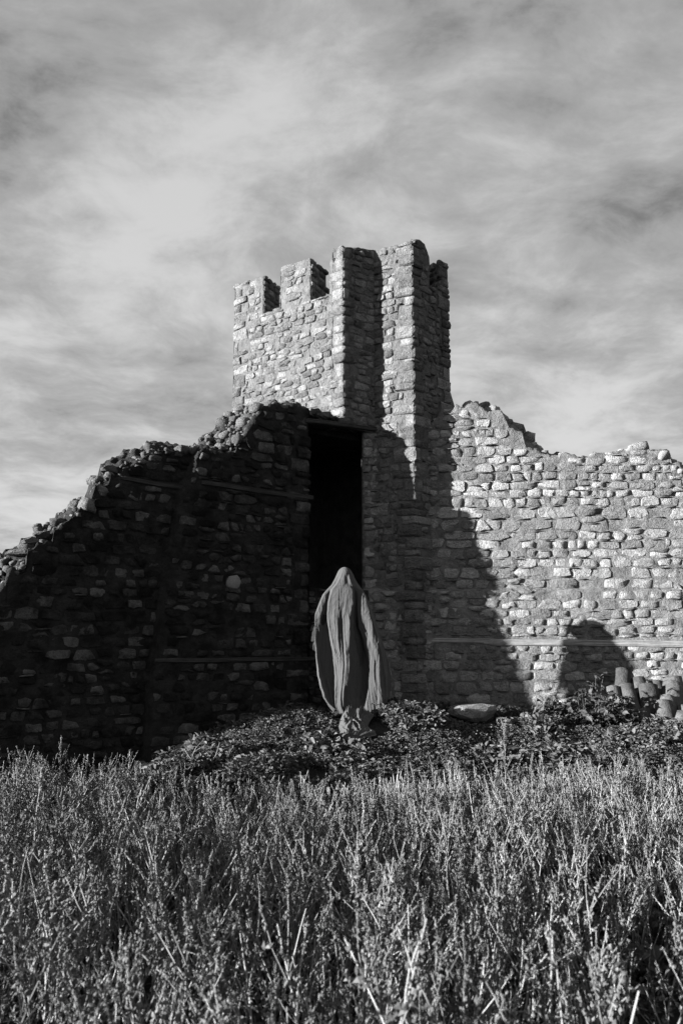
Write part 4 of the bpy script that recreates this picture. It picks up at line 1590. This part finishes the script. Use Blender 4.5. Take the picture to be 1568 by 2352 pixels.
loose('fallen_slab', 1082, 1638, 8.62, .34, .15, .12, 'long dressed stone slab lying at the foot of the shaded wall', M['stone_r'], .1, -.06, 'slab')
loose('rock', 1237, 1634, 8.9, .06, .05, .07, 'small bright rock peeping out left of the nettle bush', M['stone_pale'])
loose('rock', 1266, 1618, 9.2, .09, .08, .10, 'pale block at the wall foot behind the nettle bush', M['stone_pale'])
loose('rock', 1156, 1660, 8.3, .10, .08, .07, 'grey rock in the dark hollow right of the fallen slab', M['stone_r'], .4)
loose('rock', 1298, 1702, 7.9, .17, .08, .06, 'long flat rock among the leaves below the nettle bush', M['stone_r'], .2, .1)
loose('rock', 1324, 1714, 7.7, .06, .05, .05, 'bright little rock next to the long flat rock', M['stone_pale'])
loose('rock', 1238, 1737, 7.2, .06, .05, .04, 'pale rock at the edge of the weeds, below the hollow', M['stone_r'])
loose('rock', 975, 1665, 7.9, .05, .04, .035, 'small stone in the leaves right of the trailing cloth', M['stone_r'])
loose('rock', 1410, 2480 - 560, 5.0, .05, .05, .03, 'small stone among the right-hand weeds', M['stone_r'])


# ------------------------------------------------------------------ the cloaked person
PY = 8.24
feet = at_depth(790, 1632, PY)
person = empty('person', (feet.x, PY, gz(feet.x, PY)))
tag(person, 'person standing on the mound facing the doorway, wholly draped in a long trailing cloth', 'person')


def cp(cx, cy, d):
    """spot of the close-up (millimetre-like units) -> world, d = millimetres towards the camera"""
    p = at_depth(689 + cx * .188, 1280 + cy * .188, PY)
    return Vector((p.x, p.y - (d * .74 - (cx - 600) * .14) / 1000.0, p.z))


# body under the cloth: one continuous skinned figure, seen from behind, head bowed
def body():
    J = {'pelvis': (610, 1020, -40, .115), 'waist': (600, 840, -40, .10), 'chest': (585, 620, -40, .115), 'neck': (560, 380, -60, .062),
         'head': (550, 300, -75, .088), 'crown': (545, 215, -95, .075),
         'shl': (430, 470, -75, .062), 'ell': (300, 760, -90, .045), 'wrl': (205, 960, -110, .032), 'hal': (190, 1040, -120, .034),
         'shr': (710, 470, -75, .062), 'elr': (800, 760, -90, .045), 'wrr': (850, 980, -110, .032), 'har': (860, 1060, -120, .034),
         'hil': (520, 1080, -75, .10), 'knl': (515, 1470, -90, .062), 'anl': (510, 1840, -75, .045), 'tol': (505, 1905, -230, .035),
         'hir': (690, 1080, -75, .10), 'knr': (700, 1470, -90, .062), 'anr': (705, 1840, -75, .045), 'tor': (710, 1905, -230, .035)}
    E = [('pelvis', 'waist'), ('waist', 'chest'), ('chest', 'neck'), ('neck', 'head'), ('head', 'crown'), ('chest', 'shl'), ('shl', 'ell'), ('ell', 'wrl'), ('wrl', 'hal'),
         ('chest', 'shr'), ('shr', 'elr'), ('elr', 'wrr'), ('wrr', 'har'), ('pelvis', 'hil'), ('hil', 'knl'), ('knl', 'anl'), ('anl', 'tol'),
         ('pelvis', 'hir'), ('hir', 'knr'), ('knr', 'anr'), ('anr', 'tor')]
    for side, hx in (('l', 'hal'), ('r', 'har')):
        bx, by, bd, _ = J[hx]
        sg = -1 if side == 'l' else 1
        for i, (dx, L) in enumerate(((-26, 70), (-9, 80), (9, 76), (25, 62))):
            J[side + 'f%da' % i] = (bx + dx * .9, by + 30, bd - 6, .0095)
            J[side + 'f%db' % i] = (bx + dx, by + 30 + L * .5, bd - 14, .009)
            J[side + 'f%dc' % i] = (bx + dx * .95, by + 26 + L, bd - 34, .008)
            E += [(hx, side + 'f%da' % i), (side + 'f%da' % i, side + 'f%db' % i), (side + 'f%db' % i, side + 'f%dc' % i)]
        J[side + 'ta'] = (bx - sg * 38, by + 10, bd - 20, .011)
        J[side + 'tb'] = (bx - sg * 46, by + 45, bd - 30, .009)
        E += [(hx, side + 'ta'), (side + 'ta', side + 'tb')]
    names = list(J)
    me = bpy.data.meshes.new('body')
    loc = person.location
    me.from_pydata([tuple(cp(*J[n][:3]) - loc) for n in names], [(names.index(a), names.index(b)) for a, b in E], [])
    o = obj('body', me, None, person)
    sk = o.modifiers.new('skin', 'SKIN')
    for i, n in enumerate(names):
        r = J[n][3]
        me.skin_vertices[0].data[i].radius = (r, r)
        me.skin_vertices[0].data[i].use_root = (n == 'pelvis')
    ss = o.modifiers.new('sub', 'SUBSURF')
    ss.levels = ss.render_levels = 1
    me.materials.append(M['skin'])
    return o


body()
# sleeve that shows past the left edge of the cloth
mb = MB()
sp = [cp(285, 700, -60), cp(235, 820, -70), cp(195, 930, -75), cp(178, 1010, -80), cp(176, 1050, -82)]
pts2 = []
for i in range(len(sp) - 1):
    for k in range(5):
        pts2.append(sp[i].lerp(sp[i + 1], k / 5) - person.location + Vector((.004 * math.sin(i * 5 + k * 2.1), 0, 0)))
mb.tube(pts2, .058, .036, 12, 0)
obj('sleeve', mb.mesh('sleeve', [M['shirt']], True), None, person)

# the cloth: 12 fold lines followed from the crown to the hem (x, depth towards the camera)
ROWS = [
    (125, [(513, -25), (518, -8), (523, 3), (528, 10), (534, 16), (540, 20), (548, 21), (555, 20), (562, 14), (568, 4), (576, -8), (582, -25)]),
    (138, [(486, -50), (490, -12), (497, 10), (507, 30), (520, 48), (538, 60), (552, 64), (566, 63), (580, 52), (592, 30), (602, -5), (606, -50)]),
    (165, [(464, -60), (471, -14), (482, 14), (502, 42), (522, 66), (544, 82), (560, 88), (578, 84), (594, 66), (608, 40), (622, -5), (628, -60)]),
    (200, [(448, -64), (455, -14), (466, 16), (490, 50), (515, 80), (545, 98), (565, 104), (585, 98), (602, 84), (620, 50), (638, -5), (648, -70)]),
    (260, [(422, -70), (430, -4), (442, 14), (462, 30), (495, 82), (545, 106), (563, 96), (580, 94), (606, 112), (632, 70), (656, 0), (670, -80)]),
    (330, [(387, -75), (396, 0), (408, 20), (428, 24), (455, 86), (540, 118), (568, 110), (590, 104), (626, 122), (658, 72), (694, 5), (712, -85)]),
    (400, [(325, -74), (338, 14), (352, 26), (366, 35), (400, 96), (500, 128), (590, 150), (630, 152), (664, 104), (694, 104), (750, 80), (772, -85)]),
    (460, [(280, -56), (298, 18), (325, 30), (352, 6), (376, 92), (480, 126), (580, 154), (636, 158), (674, 66), (704, 120), (785, 122), (815, -85)]),
    (560, [(240, -26), (256, 24), (300, 32), (328, -17), (350, 84), (460, 120), (570, 148), (640, 160), (688, 26), (706, 126), (822, 158), (855, -85)]),
    (700, [(193, -20), (206, 20), (262, 34), (322, -48), (344, 70), (440, 110), (540, 128), (622, 154), (690, -4), (708, 120), (858, 166), (908, -85)]),
    (850, [(186, -20), (198, 22), (232, 20), (322, -110), (350, 58), (440, 108), (524, 100), (604, 152), (706, -38), (720, 104), (894, 164), (954, -85)]),
    (1000, [(182, -20), (196, 24), (230, -14), (330, -130), (384, 42), (464, 92), (548, 108), (594, 138), (756, -95), (776, 82), (930, 156), (1006, -85)]),
    (1150, [(188, -20), (204, 26), (238, -34), (340, -135), (422, 36), (494, 86), (560, 120), (602, 130), (800, -115), (816, 62), (950, 138), (1044, -85)]),
    (1300, [(206, -20), (222, 32), (254, -38), (360, -125), (460, 34), (520, 86), (566, 120), (606, 122), (830, -120), (842, 58), (962, 130), (1084, -85)]),
    (1450, [(220, -20), (240, 42), (284, -34), (380, -105), (474, 44), (524, 92), (562, 122), (594, 118), (832, -120), (846, 58), (966, 128), (1120, -85)]),
    (1600, [(256, -20), (280, 48), (324, -14), (394, -42), (464, 62), (516, 110), (548, 128), (576, 116), (818, -105), (838, 70), (975, 138), (1116, -80)]),
    (1720, [(298, -18), (322, 50), (350, 2), (406, -20), (456, 76), (506, 120), (542, 128), (566, 110), (792, -80), (814, 84), (1000, 150), (1094, -70)]),
    (1820, [(353, -12), (374, 54), (398, 26), (430, 8), (460, 92), (510, 128), (548, 116), (600, 100), (780, -10), (806, 110), (996, 170), (1042, -40)]),
    (1900, [(418, -2), (438, 62), (455, 50), (474, 48), (500, 112), (540, 142), (572, 124), (614, 120), (740, 40), (812, 112), (970, 180), (1002, 10)]),
]


def build_cloth():
    ys = np.array([r[0] for r in ROWS], float)
    C = np.array([r[1] for r in ROWS], float)              # rows x 12 x 2
    yy = np.linspace(ys[0], ys[-1], 330)
    # smooth the fold lines down the cloth (monotone-ish: linear then blurred)
    K = np.zeros((len(yy), 12, 2))
    for c in range(12):
        for q in range(2):
            K[:, c, q] = np.interp(yy, ys, C[:, c, q])
    ker = np.hanning(9); ker /= ker.sum()
    for c in range(12):
        for q in range(2):
            a = np.pad(K[:, c, q], 4, mode='reflect', reflect_type='odd')
            K[:, c, q] = np.convolve(a, ker, 'valid')
    nf, nb = 240, 60
    s = np.linspace(0, 11, nf)
    rows = []
    for j, y in enumerate(yy):
        i0 = np.minimum(s.astype(int), 10)
        f = s - i0
        x = K[j, i0, 0] * (1 - f) + K[j, i0 + 1, 0] * f
        g = f * f * (3 - 2 * f) * .7 + f * .3
        d = K[j, i0, 1] * (1 - g) + K[j, i0 + 1, 1] * g
        # light smoothing across
        kk = np.array([1, 2, 3, 2, 1]) / 9.0
        x = np.convolve(np.pad(x, 2, mode='reflect', reflect_type='odd'), kk, 'valid')
        d = np.convolve(np.pad(d, 2, mode='reflect', reflect_type='odd'), kk, 'valid')
        # hanging wrinkles
        v = (y - 125) / 1800.0
        p = np.stack([x * .045 - v * 1.5 * (s / 11 - .5), np.full(nf, y * .0028), np.full(nf, 3.0)], 1)
        p2 = np.stack([x * .016, np.full(nf, y * .0016), np.full(nf, 9.0)], 1)
        amp = np.clip((y - 230) / 500, .12, 1) * np.clip(np.minimum(s, 11 - s), 0.15, 1)
        d = d + amp * (2.6 * (1 - 2.2 * np.abs(vnoise(p))) + 2.5 * vnoise(p * 2.3 + 5) + 10.0 * vnoise(p2))
        q3 = np.stack([(x + y * .55) * .020, np.full(nf, y * .010) - x * .006, np.full(nf, 21.0)], 1)
        d = d + np.clip(amp, 0, .8) * 6.0 * np.clip(1 - 2.6 * np.abs(vnoise(q3)), 0, 1) * np.clip(1.3 - v * 1.2, .2, 1)
        q4 = np.stack([x * .014, np.full(nf, y * .0022), np.full(nf, 41.0)], 1)
        d = d + np.clip(amp, 0, 1) * 11.0 * np.clip(1 - 3.2 * np.abs(vnoise(q4)), 0, 1)
        # fine gathered pleats, sharper than they are deep
        ph = s * 5.2 + 1.6 * vnoise(np.stack([s * .8, np.full(nf, y * .0026), np.full(nf, 31.0)], 1)) * 2
        pl_ = 1 - np.abs(2 * (ph - np.floor(ph)) - 1)
        gate = np.clip(.5 + 1.4 * vnoise(np.stack([s * 1.3, np.full(nf, y * .0035), np.full(nf, 51.0)], 1)), 0, 1)
        d = d + np.clip((y - 420) / 500, 0, 1) * gate * 8.0 * (pl_ ** 2 - .3)
        # the hood ends in a soft crease over the shoulders
        yc = 348 + ((x - 545) / 190) ** 2 * 75
        d = d + 7.0 / (1 + np.exp((y - yc) / 5.0)) * np.clip((y - 240) / 60, 0, 1) * np.clip(np.minimum(s, 11 - s), 0, 1)
        wob = .25 * math.sin(y * .0045 + 1)
        d = d + 34 * np.exp(-((s - 3.45 - wob * .6) / .16) ** 2) * np.clip((y - 1120) / 250, 0, 1)
        d = d + 22 * np.exp(-((s - 2.55 + wob * .5) / .13) ** 2) * np.clip((y - 700) / 250, 0, 1)
        d = d + 30 * np.exp(-((s - 7.55 - wob * .5) / .13) ** 2) * np.clip((y - 760) / 300, 0, 1)
        d = d + 26 * np.exp(-((s - 8.35 + wob * .4) / .10) ** 2) * np.clip((y - 900) / 300, 0, 1)
        d = d + 34 * np.exp(-((s - 10.35 - wob * .5) / .10) ** 2) * np.clip((y - 500) / 300, 0, 1)
        d = d + 30 * np.exp(-((s - 10.62 + wob * .3) / .06) ** 2) * np.clip((y - 900) / 300, 0, 1)
        d = d - 26 * np.exp(-((s - 5.45 + wob) / .16) ** 2) * np.clip((y - 560) / 200, 0, 1)
        d = d - 9 * np.exp(-((s - 9.55 - wob * .6) / .12) ** 2) * np.clip((y - 640) / 200, 0, 1)
        # edges waver
        x = x + min(1, (y - 120) / 300) * (4.0 * vnoise(np.stack([s * .3, np.full(nf, y * .014), np.zeros(nf)], 1)) + 9.0 * vnoise(np.stack([s * .4, np.full(nf, y * .0042), np.full(nf, 6.0)], 1)))
        # wrap round the far side of the figure
        t = np.linspace(0, 1, nb + 2)[1:-1]
        depth = -60 - 35 * min(1, max(.05, (y - 120) / 260.0))
        bx = x[-1] + (x[0] - x[-1]) * (0.5 - 0.5 * np.cos(math.pi * t))
        bd = d[-1] * (1 - t) + d[0] * t + (depth - (-90)) * np.sin(math.pi * t)
        rows.append(np.stack([np.concatenate([x, bx]), np.full(nf + nb, y) + 0.0, np.concatenate([d, bd])], 1))
    Rr = np.array(rows)
    # the hem follows the ground and curls unevenly
    hem = (yy[-1] - yy) < 140
    for j in np.where(hem)[0]:
        w = 1 - (yy[-1] - yy[j]) / 140
        Rr[j, :nf, 1] += w * (9 * vnoise(np.stack([s * .6, np.zeros(nf), np.full(nf, 4.0)], 1)) - 30 * np.exp(-((s - 8.0) / 0.8) ** 2) - 55 * np.exp(-((s - 1.2) / 1.2) ** 2))
    nr, nc = Rr.shape[:2]
    flat = Rr.reshape(-1, 3)
    V = np.array([tuple(cp(a, b, c)) for a, b, c in flat])
    V -= np.array(person.location)
    j = np.arange((nr - 1) * nc)
    r, c = j // nc, j % nc
    a = r * nc + c
    b = r * nc + (c + 1) % nc
    Q = np.stack([a, a + nc, b + nc, b], 1)
    # close the crown
    top = V[:nc].mean(0) + np.array([0, 0, .004])
    V = np.concatenate([V, [top]])
    T = [(len(V) - 1, k, (k + 1) % nc) for k in range(nc)]
    me = mesh_np('draped_cloth', V, quads=Q, tris=T, smooth=True)
    me.materials.append(M['cloth'])
    obj('draped_cloth', me, None, person)


build_cloth()


def build_train():
    """the crumpled end of the cloth lying on the slope behind the figure"""
    nx, ny = 150, 110
    V = []
    for j in range(ny):
        t = j / (ny - 1)
        # left and right outlines of the heap, in the units of the close-up
        xl = np.interp(t, [0, .2, .45, .7, 1], [520, 490, 470, 488, 560])
        xr = np.interp(t, [0, .2, .4, .6, .8, 1], [900, 850, 815, 900, 930, 640])
        cy = 1885 + t * 305
        for i in range(nx):
            s = i / (nx - 1)
            x = xl + (xr - xl) * s
            Y = PY - .17 - t * .62
            q = at_depth(689 + x * .188, 1500, PY)
            X = q.x * (Y / PY) * 1.0
            g = gz(X, Y) + .02
            p = Vector((X, Y, g))
            u_, v_ = s * 3.0, t * 2.0
            wx = u_ + .9 * noise.noise(Vector((u_ * .9, v_ * .9, 1)))
            wy = v_ + .9 * noise.noise(Vector((u_ * .9, v_ * .9, 8)))
            rdg = 1 - abs(noise.noise(Vector(((wx - wy * .9) * 1.9, (wx * .7 + wy) * .55, 2.2)))) * 2.6
            r2 = 1 - abs(noise.noise(Vector(((wx + wy * .8) * 3.4, (wy - wx * .5) * 1.1, 5.2)))) * 2.4
            edge = min(1, min(s, 1 - s) * 7) * min(1, (1 - t) * 6 + .05)
            hgt = (.012 + .042 * max(rdg, 0) ** 1.1 * (1 - .35 * t) + .020 * max(r2, 0) + .05 * s * (1 - s) * 4 * (1 - t)) * edge
            hgt += .035 * max(0, 1 - t * 3.2)
            V.append((X - person.location.x, Y - person.location.y, g + hgt + .03 - person.location.z))
    me = mesh_np('cloth_train', V, quads=grid_quads(ny, nx)[:, ::-1], smooth=True)
    me.materials.append(M['cloth'])
    obj('cloth_train', me, None, person)


build_train()
